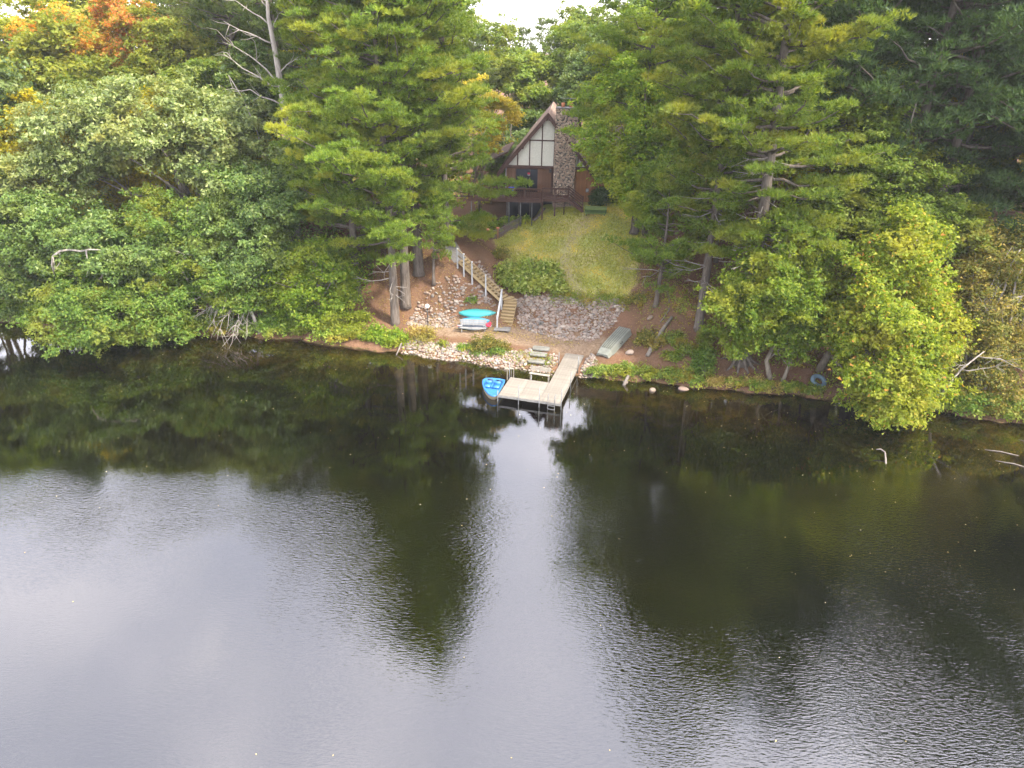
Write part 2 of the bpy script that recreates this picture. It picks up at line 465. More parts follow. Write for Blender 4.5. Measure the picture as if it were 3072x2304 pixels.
ms = nd(N, 'ShaderNodeMixShader'); L.new(fac, ms.inputs[0]); L.new(tr.outputs[0], ms.inputs[1]); L.new(gl.outputs[0], ms.inputs[2])
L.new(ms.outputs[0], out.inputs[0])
A = Acc()
wx = np.arange(-320, 330, 26.0); wy = np.arange(-160, 90, 25.0)
WX, WY = np.meshgrid(wx, wy); jj = np.arange(WX.size).reshape(WX.shape)
A.add(np.stack([WX, WY, WX * 0], -1).reshape(-1, 3), np.stack([jj[:-1, :-1], jj[:-1, 1:], jj[1:, 1:], jj[1:, :-1]], -1).reshape(-1, 4))
tag(A.obj('pond_water', MATS['pond_water']), kind='structure')

# ------------------------------------------------------------------ stone slopes
def ico(sub):
    bm = bmesh.new(); bmesh.ops.create_icosphere(bm, subdivisions=sub, radius=1.0)
    V = np.array([v.co[:] for v in bm.verts]); T = np.array([[v.index for v in f.verts] for f in bm.faces]); bm.free()
    return V, T
ICO_V, ICO_T = ico(2)
def stone_shape(rg):
    V = ICO_V.copy()
    for _ in range(3):
        d = rg.normal(0, 1, 3); d /= np.linalg.norm(d)
        V *= (1 + .16 * np.sin(2.3 * (V @ d) + rg.uniform(0, 6)))[:, None]
    for _ in range(3):                     # a few flattish faces
        d = rg.normal(0, 1, 3); d /= np.linalg.norm(d); h = V @ d; lim = rg.uniform(.62, .85)
        V -= np.clip(h - lim, 0, None)[:, None] * d * .8
    return V * np.array([1.15, .95, .72])
rs = np.random.default_rng(3)
STONES = [stone_shape(rs) for _ in range(10)]
STONE_ME = []
for i_, V in enumerate(STONES):
    A = Acc(); A.add(V, None, ICO_T); STONE_ME.append(A.mesh('stone', stone_o, True))

def stone_field(root, pts, n_own, rg, small=False):
    """pts: (n,4) x,y,z,radius. The largest n_own are parts of their own, the rest one part"""
    order = np.argsort(-pts[:, 3])
    A = Acc()
    for k_, i_ in enumerate(order):
        x, y, z, r = pts[i_]
        rot = rg.uniform(-.5, .5, 3); rot[2] = rg.uniform(0, 6.28)
        sc = r * rg.uniform(.85, 1.15, 3)
        if k_ < n_own:
            link('stone', STONE_ME[rg.integers(10)], root, Vector((x, y, z)) - root.location, rot, sc)
        else:
            M = np.array(Matrix.Rotation(rot[2], 3, 'Z') @ Matrix.Rotation(rot[0], 3, 'X'))
            A.add((STONES[rg.integers(10)] * sc) @ M.T + np.array([x, y, z]) - np.array(root.location), None, ICO_T)
    if A.n: tag(A.obj('small_stones', stone_i, root, True), kind='stuff')

def scatter(poly, sp, rg, thin=None):
    poly = np.array(poly, float)
    x0, y0 = poly.min(0); x1, y1 = poly.max(0)
    out = []
    ny_ = int((y1 - y0) / (sp * .86)) + 1; nx_ = int((x1 - x0) / sp) + 1
    for j in range(ny_):
        for i in range(nx_):
            out.append((x0 + (i + .5 * (j % 2)) * sp + rg.normal(0, sp * .16), y0 + j * sp * .86 + rg.normal(0, sp * .16)))
    o = np.array(out)
    o = o[inside(o[:, 0], o[:, 1], poly)]
    if thin is not None: o = o[thin(o[:, 0], o[:, 1])]
    r = sp * .56 * np.clip(rg.lognormal(0, .24, len(o)), .55, 1.7)
    z = ground(o[:, 0], o[:, 1]) + r * rg.uniform(-.12, .22, len(o))
    return np.column_stack([o, z, r])

rg = np.random.default_rng(21)
# right of the stairs
root = empty('stone_slope', (4.5, 56, 1.5), 0, 'slope of rounded fieldstones between the stairs and the overturned grey boat', 'stone slope')
P1 = scatter([(.35, 55.6), (1.0, 55.0), (2.6, 54.3), (4.4, 53.5), (6.3, 53.2), (7.0, 53.6), (8.2, 54.9), (9.7, 57.0), (9.0, 57.7), (6.6, 58.0), (4.2, 58.2), (3.4, 58.6), (1.6, 59.2), (.3, 58.8), (-.9, 59.6), (-3.0, 60.8), (-3.4, 60.4), (-1.6, 58.9), (.45, 57.6)], .225, rg,
             lambda x, y: (np.sin(x * 1.9 + 1) * np.sin(y * 2.3) < .8) | (rg.random(len(x)) < .5))
stone_field(root, P1, 300, rg)
# left of the stairs, half buried in needles
root = empty('stone_slope', (-5.5, 57, 1.5), 0, 'needle-strewn slope of fieldstones behind the kayaks and the globe lamp', 'stone slope')
P2 = scatter([(-9.2, 56.2), (-7.6, 55.9), (-5.0, 56.0), (-4.8, 57.4), (-1.4, 57.3), (-1.6, 57.8), (-3.2, 58.8), (-4.6, 59.0), (-6.0, 59.5), (-8.0, 59.0), (-8.6, 58.0)], .235, rg,
             lambda x, y: rg.random(len(x)) < np.clip(.96 - .36 * (y - 57.2) + .3 * np.sin(x * 2.1), .38, .97))
stone_field(root, P2, 260, rg)
root = empty('stone_slope', (-5.8, 54.0, .6), 0, 'strip of pale fieldstones along the water left of the dock', 'stone slope')
def shore_strip(x0, x1, s0, s1):
    xs = np.linspace(x0, x1, 24)
    return np.concatenate([np.stack([xs, shore(xs) + s0], 1), np.stack([xs[::-1], shore(xs[::-1]) + s1], 1)])
P3 = scatter(shore_strip(-9.0, 1.0, -.25, 1.75), .215, rg)
stone_field(root, P3, 230, rg)
root = empty('stone_slope', (3.5, 50.5, .5), 0, 'patch of shore stones around the three slab steps and the dock walkway', 'stone slope')
P4 = scatter(shore_strip(1.0, 6.6, -.25, 2.3), .215, rg)
P4 = P4[~((P4[:, 0] > 1.15 + .3 * (P4[:, 1] - 50.2)) & (P4[:, 0] < 2.75 + .2 * (P4[:, 1] - 50.2)) & (P4[:, 1] > 50.0))]
du_ = (P4[:, 0] - 3.36) * .2721 + (P4[:, 1] - 43.39) * .9623; dv_ = (P4[:, 0] - 3.36) * .9623 - (P4[:, 1] - 43.39) * .2721
P4 = P4[~((dv_ > -1.75) & (dv_ < .25) & (du_ < 9.1))]
stone_field(root, P4, 150, rg)
# loose stones at the right waterline
for i_, (x, y, r, lb) in enumerate([(12.7, 46.9, .26, 'round stone at the waterline below the yellowing plants'), (10.3, 46.6, .24, 'pale half-sunk stone standing clear of the right bank'), (8.5, 47.9, .2, 'dark leaning stone at the waterline right of the dock'), (9.2, 51.2, .26, 'flat pale stone beside the overturned boat'), (11.2, 54.5, .28, 'white square-edged stone on the brown slope'), (6.0, 54.2, .0, '')]):
    if r:
        o_ = link('boulder', STONE_ME[i_], None, (x, y, max(float(ground(x, y)), -.05) + r * .3), (.2, .1, i_), (r * 1.3, r, r))
        tag(o_, lb, 'stone')
# ------------------------------------------------------------------ built things
wood_new = pmat('new_lumber', (.28, .20, .10), (.40, .295, .16), 5, .7, .3, 20, .25, stretch=(1, 6, 6), objvar=.14)
riser_wood = pmat('shaded_riser_lumber', (.15, .105, .05), (.22, .16, .08), 5, .75, .3, 20, .2, stretch=(1, 6, 6), objvar=.14)  # tread lumber darkened, putting the shade on the risers into the colour
rail_wood = pmat('weathered_rail', (.19, .135, .075), (.28, .22, .14), 5, .75, .3, 20, .2, objvar=.1)
white_paint = pmat('white_paint', (.36, .36, .37), (.45, .45, .45), 4, .55, .1, 20, .3, objvar=.05)
dock_plank = pmat('dock_plank', (.17, .152, .13), (.25, .228, .196), 3, .75, .25, 30, .25, objvar=.10)
dock_trim = pmat('dock_frame', (.17, .165, .15), (.25, .24, .225), 5, .6, .1, 20, .3)
galv = pmat('galvanised_pipe', (.13, .135, .14), (.22, .22, .22), 6, .42, .1, 30, .5, metal=.6)
bench_grey = pmat('grey_bench', (.20, .20, .205), (.29, .285, .28), 5, .7, .2, 25, .3, objvar=.08)
bench_cream = pmat('cream_bench', (.21, .19, .155), (.29, .26, .215), 4, .65, .1, 25, .3, objvar=.05)
slab_stone = pmat('slab_stone', (.14, .137, .118), (.23, .225, .20), 3, .85, .5, 18, .2, objvar=.1)
concrete = pmat('grey_plank', (.14, .133, .13), (.21, .20, .192), 4, .85, .4, 22, .2, objvar=.08)
dark_wood = pmat('brown_stain', (.055, .027, .022), (.095, .05, .039), 4, .65, .25, 25, .25, objvar=.12)
fascia = pmat('dark_fascia', (.055, .030, .024), (.095, .052, .040), 4, .65, .2, 20, .25)
siding = pmat('brown_siding', (.12, .062, .037), (.19, .10, .062), 3, .7, .25, 20, .25, stretch=(6, 6, .6), objvar=.12)
siding_or = pmat('orange_siding', (.20, .09, .038), (.29, .135, .058), 3, .7, .25, 20, .25, stretch=(6, 6, .6), objvar=.12)
stucco = pmat('white_stucco', (.62, .60, .52), (.72, .70, .62), 6, .85, .15, 60, .2, objvar=.03)
roofing = pmat('tan_shingles', (.24, .165, .135), (.34, .25, .205), 9, .9, .6, 22, .15, objvar=.1)
soot = pmat('foundation', (.09, .08, .075), (.17, .155, .14), 3, .9, .4, 18, .15)
fence_grey = pmat('fence_grey', (.10, .085, .07), (.18, .155, .13), 5, .8, .3, 25, .2, objvar=.15)
black_metal = pmat('black_metal', (.012, .012, .013), (.03, .03, .03), 5, .45, .1, 20, .4)
clay = pmat('clay_flue', (.42, .16, .08), (.52, .22, .12), 6, .8, .2, 20, .2)
green_paint = pmat('green_platform', (.10, .15, .04), (.155, .215, .06), 4, .75, .15, 25, .25)
green_shaded = pmat('shaded_green_skirt', (.03, .06, .018), (.05, .085, .028), 4, .75, .15, 25, .25)  # platform green darkened: shade on its sides and legs painted in
jon_mat = pmat('dull_aluminium', (.15, .158, .135), (.215, .222, .192), 2.5, .6, .15, 25, .3, metal=.0)
def plastic(n, c, r=.38): return pmat(n, tuple(q * .88 for q in c), c, 3, r, .03, 30, .45)
teal = plastic('teal_plastic', (.04, .31, .31)); red_p = plastic('red_plastic', (.36, .014, .035)); blue_p = plastic('blue_plastic', (.035, .17, .42))
sky_p = plastic('sky_blue_plastic', (.07, .28, .46)); white_p = plastic('white_plastic', (.30, .32, .335)); cream_p = plastic('cream_plastic', (.40, .33, .215))
navy_p = plastic('navy_plastic', (.02, .03, .08)); tube_p = plastic('blue_rubber', (.13, .20, .26), .5); lamp_w = plastic('white_globe', (.6, .6, .58), .3)
pink_p = plastic('red_cloth', (.6, .03, .07), .8)
m, nt, N, L = new_mat('window_glass')
out = nd(N, 'ShaderNodeOutputMaterial'); p = nd(N, 'ShaderNodeBsdfPrincipled', Roughness=.04); p.inputs['Base Color'].default_value = (.012, .015, .022, 1); p.inputs['Specular IOR Level'].default_value = .22
L.new(p.outputs[0], out.inputs[0]); glass = m

# --- the dock: three sections across, a walkway to the bank
DO, DU, DV = np.array([3.36, 43.39]), np.array([.272, .962]), np.array([-.962, .272])
DU /= np.linalg.norm(DU); DV = np.array([-DU[1], DU[0]])
dock_rz = math.atan2(DU[1], DU[0]) - math.pi / 2
dock = empty('boat_dock', (DO[0], DO[1], 0), dock_rz, 'L-shaped pale dock of ribbed deck sections on pipe legs', 'dock')
# local axes: +x to the right, +y inland; the platform lies at x from -4.47 to 0
DZ, SW, SD = .50, 1.49, 2.98
plank_me = None
def dock_section(x0, x1, y0, y1):
    global plank_me
    w = x1 - x0 - .02
    n = int(round((y1 - y0) / .149)); sp = (y1 - y0) / n
    first = None
    for i in range(n):
        c_ = ((x0 + x1) / 2, y0 + (i + .5) * sp, DZ - .0175)
        if first is None:
            first = box('plank', dock_plank, c_, (w, sp - .016, .035), dock)
        else:
            o_ = first.copy(); col.objects.link(o_); o_.location = c_
    for y_ in (y0 + .04, y1 - .04):
        box('frame_rail', dock_trim, ((x0 + x1) / 2, y_, DZ - .11), (w, .05, .14), dock)
    for x_ in (x0 + .035, x1 - .035):
        box('frame_rail', dock_trim, (x_, (y0 + y1) / 2, DZ - .11), (.05, y1 - y0 - .14, .14), dock)
dock_section(-SW, 0, 0, SD); dock_section(-2 * SW, -SW, 0, SD); dock_section(-3 * SW, -2 * SW, 0, SD)
dock_section(-SW, 0, SD + .01, SD + 2.9); dock_section(-SW, 0, SD + 2.91, 8.55)
box('edge_trim', dock_trim, (-1.5 * SW, -.03, DZ - .10), (3 * SW + .04, .04, .16), dock)
for (x_, y_, h_) in [(.05, .05, 1.35), (-SW, -.07, 1.30), (-2 * SW, -.07, 1.28), (-3 * SW - .05, -.02, .62), (-3 * SW - .06, SD - .05, 1.5), (.05, SD + .2, 1.25), (-SW - .04, 6.2, 1.3), (.05, 5.9, 1.3), (-2 * SW + .1, SD + .05, .62)]:
    p_ = DO + DU * y_ - DV * x_
    pole('leg', galv, (x_, y_, float(ground(p_[0], p_[1])) - .1), (x_, y_, h_ + .25), .034, dock)
lad = empty('ladder', (-.62, -.06, 0)); lad.parent = dock
for s_ in (-.24, .24):
    A = Acc(); tube(A, [(s_, .28, 1.02), (s_, .12, 1.12), (s_, -.02, 1.02), (s_, -.06, .5), (s_, -.06, -.7)], [.03] * 5, 7); A.obj('rail', galv, lad, True)
for z_ in (.28, .02, -.25): box('rung', galv, (0, -.06, z_), (.48, .07, .03), lad)

def bench(name, label, loc, rz, w, mat, seat_z, back_slats, leg_z, seat_slats=2, leg_w=.05):
    b = empty(name, loc, rz, label, 'bench')
    for i in range(seat_slats): box('seat_slat', mat, (0, -.02 - .15 * i, seat_z), (w, .13, .035), b, bevel=.006)
    for i in range(back_slats): box('back_slat', mat, (0, .17 + .03 * i, seat_z + .24 + i * .155), (w, .03, .135), b, (R(-10), 0, 0), .005)
    for s_ in (-.42, 0, .42):
        box('back_post', mat, (s_ * w, .12 + .02 * back_slats, seat_z + .10 + .06 * back_slats), (leg_w, .04, .40 + .12 * back_slats), b, (R(-9), 0, 0))
    for s_ in (-.44, .44):
        for y_ in (-.16, .10): box('leg', mat, (s_ * w, y_, (seat_z + leg_z) / 2 - .02), (leg_w, leg_w, seat_z - leg_z - .02), b)
    return b
def dl(x, y): q = DO + DU * y - DV * x; return q
q = dl(-2.30, 3.30)
bench('dock_bench', 'cream bench with a wide back board behind the dock platform', (q[0], q[1], 0), dock_rz - R(2), 1.55, bench_cream, .95, 2, -.3)
q = dl(-4.75, 3.55)
mb = empty('mooring_seat', (q[0], q[1], 0), dock_rz + R(50), 'small tilted cream board on posts in the water behind the blue boat', 'board')
box('board', bench_cream, (0, 0, .92), (.85, .22, .04), mb, (0, R(16), 0), .006)
box('board', bench_cream, (.30, .12, .55), (.05, .05, 1.5), mb); box('leg', bench_cream, (-.15, .0, .25), (.05, .05, 1.1), mb); box('leg', bench_cream, (.36, -.1, .30), (.05, .05, 1.1), mb)

# --- paddle boat
def loft_outline(outline, zs, scales, cen):
    """stack scaled copies of a plan outline"""
    V, Q = [], []
    n = len(outline)
    for z_, s_ in zip(zs, scales):
        for (x, y) in outline: V.append((cen[0] + (x - cen[0]) * s_, cen[1] + (y - cen[1]) * s_, z_))
    for k_ in range(len(zs) - 1):
        for i in range(n): Q.append((k_ * n + i, k_ * n + (i + 1) % n, (k_ + 1) * n + (i + 1) % n, (k_ + 1) * n + i))
    return V, Q
pb = empty('paddle_boat', (-1.02, 44.55, 0), dock_rz + R(3), 'blue paddle boat with a cream hull moored at the left side of the dock', 'boat')
ol = []
for t in np.linspace(0, 1, 9): ol.append((-1.62 + 1.42 * (1 - math.cos(t * math.pi / 2)) * .9 + 0 * t, 2.35 - 2.35 * math.sin(t * math.pi / 2) ** 1.15))
ol = [(-.10, 2.62), (-.55, 2.72), (-1.1, 2.70), (-1.5, 2.58), (-1.66, 2.3), (-1.58, 1.8), (-1.38, 1.25), (-1.08, .7), (-.72, .22), (-.42, .02), (-.16, .06), (-.06, .35), (-.05, 1.2), (-.04, 2.2)]
A = Acc(); V, Q = loft_outline(ol, [-.12, .02, .22, .36], [.80, .90, .97, 1.0], (-.75, 1.6)); A.add(V, Q); A.obj('hull', cream_p, pb, True)
A = Acc(); V, Q = loft_outline(ol, [.35, .43, .45, .44, .30, .27], [1.03, 1.04, 1.0, .88, .84, .78], (-.75, 1.6)); n_ = len(ol)
A.add(V, Q); A.add([V[-n_ + i] for i in range(n_)] + [(-.75, 1.6, .26)], None, [(i, (i + 1) % n_, n_) for i in range(n_)])
A.obj('deck', blue_p, pb)
for x_ in (-.45, -1.12):
    A = Acc(); abox(A, (x_, 1.55, .36), (.46, .5, .14)); abox(A, (x_, 1.86, .47), (.46, .14, .30)); A.obj('seat', blue_p, pb)
    A = Acc(); abox(A, (x_, 2.28, .40), (.30, .26, .16)); tube(A, [(x_ - .2, 2.28, .50), (x_ + .2, 2.28, .50)], [.045, .045], 8); A.obj('pedals', navy_p, pb)
box('divider', blue_p, (-.78, 1.9, .37), (.10, 1.2, .18), pb, bevel=.02)

# --- overturned boats on the bank
def hull_mesh(name, L_, W, Hh, mat, tip=2.0, n=15, parent=None, flat=.0, transom=False, keel=.0):
    """overturned hull: arched cross-sections along x, open side down"""
    V, Q = [], []; m_ = 9
    for i in range(n):
        t = -1 + 2 * i / (n - 1)
        wv = (1 - abs(t) ** tip) ** .75 if not transom else 1 - max(0, -t) ** 2.4 * .16 - .03 * max(0, t) ** 2
        wv = max(wv, .02)
        hv = Hh * (.55 + .45 * (1 - abs(t) ** 3)) if not transom else Hh * (1 - max(0, -t) ** 3 * .40)
        for j in range(m_):
            a = math.pi * j / (m_ - 1)
            if flat:
                yy = (-1.0, -.97, -.80, -.78, 0, .78, .80, .97, 1.0)[8 - j]; zz = (0, .12, .93, 1.0, 1.0, 1.0, .93, .12, 0)[j]
                y = W / 2 * wv * yy; z = hv * zz
            else:
                y = W / 2 * wv * math.cos(a); z = hv * math.sin(a) ** .8 + keel * math.exp(-((a - math.pi / 2) / .15) ** 2)
            V.append((t * L_ / 2, y, z))
    for i in range(n - 1):
        for j in range(m_ - 1): Q.append((i * m_ + j, i * m_ + j + 1, (i + 1) * m_ + j + 1, (i + 1) * m_ + j))
    A = Acc(); A.add(V, Q)
    for i in (0, n - 1):
        A.add([V[i * m_ + j] for j in range(m_)] + [(V[i * m_][0], 0, V[i * m_ + 4][2] * .5)], None, [(j, j + 1, m_) for j in range(m_ - 1)])
    return A.obj(name, mat, parent, True)
a_, b_ = Vector((7.05, 50.75, .95)), Vector((9.15, 54.1, 1.62))
d_ = b_ - a_
jb = empty('overturned_boat', (a_ + b_) / 2 + Vector((0, 0, -.15)), 0, 'grey-green aluminium rowing boat lying upside down on the bank', 'boat')
jb.rotation_euler = d_.to_track_quat('X', 'Z').to_euler()
jl = d_.length + .1
hull_mesh('hull', jl, 1.30, .46, jon_mat, parent=jb, flat=1, transom=True)
for pl_ in jb.children[0].data.polygons: pl_.use_smooth = False
jon_dark = pmat('boat_rib', (.07, .075, .062), (.11, .115, .095), 3, .6, .1, 20, .3)
for y_ in (-.36, -.18, 0, .18, .36): beam('rib', jon_dark, (-jl / 2 * .66, y_ * .95, .455), (jl / 2 - .02, y_, .470), .045, .045, jb)
for s_ in (-1, 1): beam('gunwale', jon_mat, (-jl / 2 * .7, s_ * .645, .02), (jl / 2, s_ * .645, .02), .05, .05, jb)
A = Acc(); tube(A, [(.0, -.60, .25), (.0, -.66, .25)], [.05, .05], 8); tube(A, [(.25, -.60, .25), (.25, -.66, .25)], [.05, .05], 8); A.obj('oarlock', black_metal, jb)

def kayak(label, loc, rz, tilt, L_, W, Hh, mat, roll=0.0, cockpit=None):
    k_ = empty('kayak', loc, rz, label, 'kayak'); k_.rotation_euler = (roll, tilt, rz)
    hull_mesh('hull', L_, W, Hh, mat, 2.1, 19, k_, keel=.03)
    h2 = hull_mesh('deck', L_ * .995, W * .99, Hh * .45, cockpit or mat, 2.1, 19, k_); h2.rotation_euler = (math.pi, 0, 0)
    return k_
kayak('teal kayak lying upside down on top of the red one', (-3.02, 56.75, 1.95), R(1), 0, 3.15, .95, .30, teal, R(24))
kayak('red kayak mostly hidden under the teal one', (-2.75, 56.95, 1.62), R(3), 0, 2.9, .8, .22, red_p, R(15))
kayak('blue kayak lying in front of the teal one', (-3.2, 56.0, 1.52), R(-1), 0, 2.5, .85, .30, sky_p, R(16))
kayak('white and pale blue kayak right behind the grey bench', (-3.0, 55.62, 1.16), R(0), 0, 3.2, .8, .28, white_p, R(12), sky_p)
bench('slat_bench', 'weathered grey slatted bench in front of the kayaks', (-3.28, 55.0, float(ground(-3.28, 55.0))), R(-3), 2.2, bench_grey, .42, 3, 0)
for i_, (x0, x1, lb) in enumerate([(-4.45, -2.9, 'paddle with red and white blade on the left half of the bench'), (-3.6, -2.0, 'paddle with pale blade on the right half of the bench')]):
    z_ = 1.02 + .42 + .05
    pd = empty('paddle', ((x0 + x1) / 2, 55.02, z_), R(-3), lb, 'paddle')
    pole('shaft', navy_p, (-.6, .0, .0), (.6, 0, .0), .018, pd)
    s_ = -1 if i_ == 0 else 1
    box('blade', white_p, (s_ * .75, .03, .02), (.42, .16, .02), pd, (R(12), 0, 0), .008)
    box('blade', red_p if i_ == 0 else navy_p, (-s_ * .70 if i_ else s_ * .85, -.07, .015), (.36, .13, .02), pd, (R(-10), 0, 0), .008)
A = Acc()
V = STONES[4] * np.array([.24, .16, .24]); A.add(V, None, ICO_T); A.add(STONES[2] * np.array([.13, .12, .14]) + np.array([.12, .03, .16]), None, ICO_T)
lj = A.obj('life_vest', pink_p, None, True); lj.location = (-2.02, 55.0, 1.62); tag(lj, 'crumpled red life vest at the right end of the grey bench', 'life vest')

# --- stairs
def stair_root(label, loc): return empty('wooden_stairs', loc, 0, label, 'stairs')
st = stair_root('light timber stairs with a white-posted railing climbing from the kayaks', (-.6, 55.3, 1.0))
def W2(p_): return Vector(p_) - st.location
def rot_box(name, mat, c_, s_, ang, parent): return box(name, mat, W2(c_), s_, parent, (0, 0, ang), .006)
lo0, lo1 = np.array([-.68, 55.42, 1.02]), np.array([-.22, 57.35, 2.86])
nlo = 9
ang0 = math.atan2(lo1[1] - lo0[1], lo1[0] - lo0[0]) - math.pi / 2
for i in range(nlo):
    f = i / nlo; c_ = lo0 + (lo1 - lo0) * (i + .5) / nlo; zt = lo0[2] + (i + 1) * (lo1[2] - lo0[2]) / nlo
    an = ang0 + (R(8) if i > 6 else 0)
    rot_box('tread', wood_new, (c_[0], c_[1], zt - .02), (1.12, .27, .045), an, st)
    rot_box('riser', riser_wood, (c_[0] + .12 * math.sin(an), c_[1] - .12 * math.cos(an), zt - .135), (1.08, .025, .18), an, st)
for s_ in (-.53, .53):
    e = np.array([math.cos(ang0), math.sin(ang0), 0]) * s_
    beam('stringer', wood_new, W2(lo0 + e + np.array([0, 0, -.06])), W2(lo1 + e + np.array([0, 0, -.12])), .05, .22, st)
up0, up1 = np.array([-.70, 57.72, 2.86]), np.array([-4.45, 59.95, 5.70])
dirn = (up1 - up0)[:2] / np.linalg.norm((up1 - up0)[:2]); ang1 = math.atan2(dirn[1], dirn[0]) - math.pi / 2
# turning treads
for i, (an, dx, dy) in enumerate([(R(22), -.28, 57.52), (R(42), -.45, 57.72)]):
    rot_box('tread', wood_new, (dx, dy, 2.92 + .1 * i), (1.15, .40, .045), an, st)
    rot_box('riser', riser_wood, (dx + .17 * math.sin(an), dy - .17 * math.cos(an), 2.83 + .1 * i), (1.1, .025, .14), an, st)
nup = 14
for i in range(nup):
    c_ = up0 + (up1 - up0) * (i + .5) / nup; zt = up0[2] + .1 + (i + 1) * (up1[2] - up0[2] - .1) / nup
    rot_box('tread', wood_new, (c_[0], c_[1], zt - .02), (1.12, .30, .045), ang1, st)
    rot_box('riser', riser_wood, (c_[0] + .14 * math.sin(ang1), c_[1] - .14 * math.cos(ang1), zt - .13), (1.08, .025, .17), ang1, st)
perp = np.array([math.cos(ang1), math.sin(ang1), 0])
for s_ in (-.54, .54):
    beam('stringer', wood_new, W2(up0 + perp * s_ + np.array([0, 0, -.02])), W2(up1 + perp * s_ + np.array([0, 0, -.08])), .05, .24, st)
posts = [(-1.30, 55.18, 1.02, 2.35), (-.98, 57.18, 2.3, 3.95), (-2.35, 58.02, 3.2, 4.95), (-3.55, 58.74, 4.0, 5.85), (-4.28, 59.2, 4.45, 6.4), (-4.85, 59.65, 4.9, 6.75)]
for i, (x, y, za, zb) in enumerate(posts):
    za = min(za, float(ground(x, y))) - .1
    box('post', white_paint, W2((x, y, (za + zb) / 2)), (.115, .115, zb - za), st, (0, 0, ang1 if i else ang0), .012)
    box('post_cap', white_paint, W2((x, y, zb + .02)), (.15, .15, .045), st, (0, 0, ang1 if i else ang0), .012)
for i in range(len(posts) - 1):
    a_, b_ = np.array(posts[i]), np.array(posts[i + 1])
    mt = white_paint if i == 0 else rail_wood
    beam('handrail', mt, W2((a_[0], a_[1], a_[3] - .06)), W2((b_[0], b_[1], b_[3] - .06)), .10, .05, st)
    beam('handrail', mt, W2((a_[0], a_[1], a_[3] - .55)), W2((b_[0], b_[1], b_[3] - .60)), .04, .11, st)
us = stair_root('upper timber steps half hidden behind the pine trunks', (-6.6, 65.8, 6.3))
u0, u1 = np.array([-6.2, 65.4, 6.2]), np.array([-8.6, 70.2, 7.9])
an = math.atan2(u1[1] - u0[1], u1[0] - u0[0]) - math.pi / 2
for i in range(9):
    c_ = u0 + (u1 - u0) * (i + .5) / 9; z_ = max(float(ground(c_[0], c_[1])) + .12, u0[2] + (i + 1) * .19)
    box('tread', wood_new, Vector((c_[0], c_[1], z_)) - us.location, (1.5, .42, .06), us, (0, 0, an), .006)
    box('riser', riser_wood, Vector((c_[0] + .2 * math.sin(an), c_[1] - .2 * math.cos(an), z_ - .12)) - us.location, (1.45, .04, .2), us, (0, 0, an), .006)
for s_ in (-.78, .78):
    e = np.array([math.cos(an), math.sin(an), 0]) * s_
    beam('stringer', dark_wood, Vector(u0 + e) - us.location, Vector(u1 + e + np.array([0, 0, .1])) - us.location, .06, .26, us)
# grey landing walk between the flights
A = Acc(); wp = [(-4.6, 60.2), (-5.2, 61.3), (-5.7, 62.6), (-6.0, 64.0), (-6.2, 65.2)]
V = []
for i, (x, y) in enumerate(wp):
    for s_ in (-.6, .6): V.append((x + s_ * .95, y + s_ * .3, float(ground(x + s_ * .95, y + s_ * .3)) + .05))
A.add(V, [(2 * i, 2 * i + 1, 2 * i + 3, 2 * i + 2) for i in range(len(wp) - 1)])
A.obj('footpath', concrete); tag(bpy.data.objects['footpath'], kind='structure')

# slabs
sz_ = float(ground(-.8, 54.9))
fs = empty('foot_landing', (-.86, 54.98, sz_), R(-6), 'grey plank landing at the foot of the timber stairs', 'landing')
for i in range(3): box('plank', concrete, (0, -.28 + i * .285, .09), (1.35, .27, .07), fs, bevel=.008)
for s_ in (-.5, .5): box('bearer', concrete, (s_, 0, .015), (.09, .8, .08), fs)
for (cx, cy, dz, lb) in [(2.28, 52.1, .06, 'topmost of the three flat stone slabs leading down beside the dock'), (2.05, 51.25, .06, 'middle one of the three flat stone slabs beside the dock'), (1.9, 50.42, .08, 'lowest of the three flat stone slabs, nearest the water')]:
    z_ = float(ground(cx, cy))
    V = []; rg = np.random.default_rng(int(cx * 100))
    me = bpy.data.meshes.new('stone_slab'); bm = bmesh.new()
    n_ = 12; pts = []
    for i in range(n_):
        a = 2 * math.pi * i / n_; ca, sa = math.cos(a), math.sin(a)
        pts.append((.68 * math.copysign(abs(ca) ** .3, ca) * (1 + rg.normal(0, .02)), .33 * math.copysign(abs(sa) ** .3, sa) * (1 + rg.normal(0, .03))))
    f = bm.faces.new([bm.verts.new((x, y, 0)) for x, y in pts]); e = bmesh.ops.extrude_face_region(bm, geom=[f])
    bmesh.ops.translate(bm, verts=[v for v in e['geom'] if isinstance(v, bmesh.types.BMVert)], vec=(0, 0, .12))
    bmesh.ops.recalc_face_normals(bm, faces=bm.faces[:]); bmesh.ops.bevel(bm, geom=bm.edges[:], offset=.012, segments=1, affect='EDGES')
    bm.to_mesh(me); bm.free(); me.materials.append(slab_stone)
    tag(link('stone_slab', me, None, (cx, cy, z_ + dz), (R(3), 0, R(-12))), lb, 'stone slab', 'stone slab steps beside the dock')

# lamp
lz = float(ground(-7.2, 56.2))
lamp = empty('globe_lamp', (-7.2, 56.2, lz), 0, 'black post lamp with a white globe on the left stone slope', 'lamp')
pole('post', black_metal, (0, 0, -.1), (0, 0, 1.62), .04, lamp); pole('collar', black_metal, (0, 0, 1.60), (0, 0, 1.70), .075, lamp, 10)
A = Acc(); A.add(ICO_V * .21 + np.array([0, 0, 1.87]), None, ICO_T); A.obj('globe', lamp_w, lamp, True)

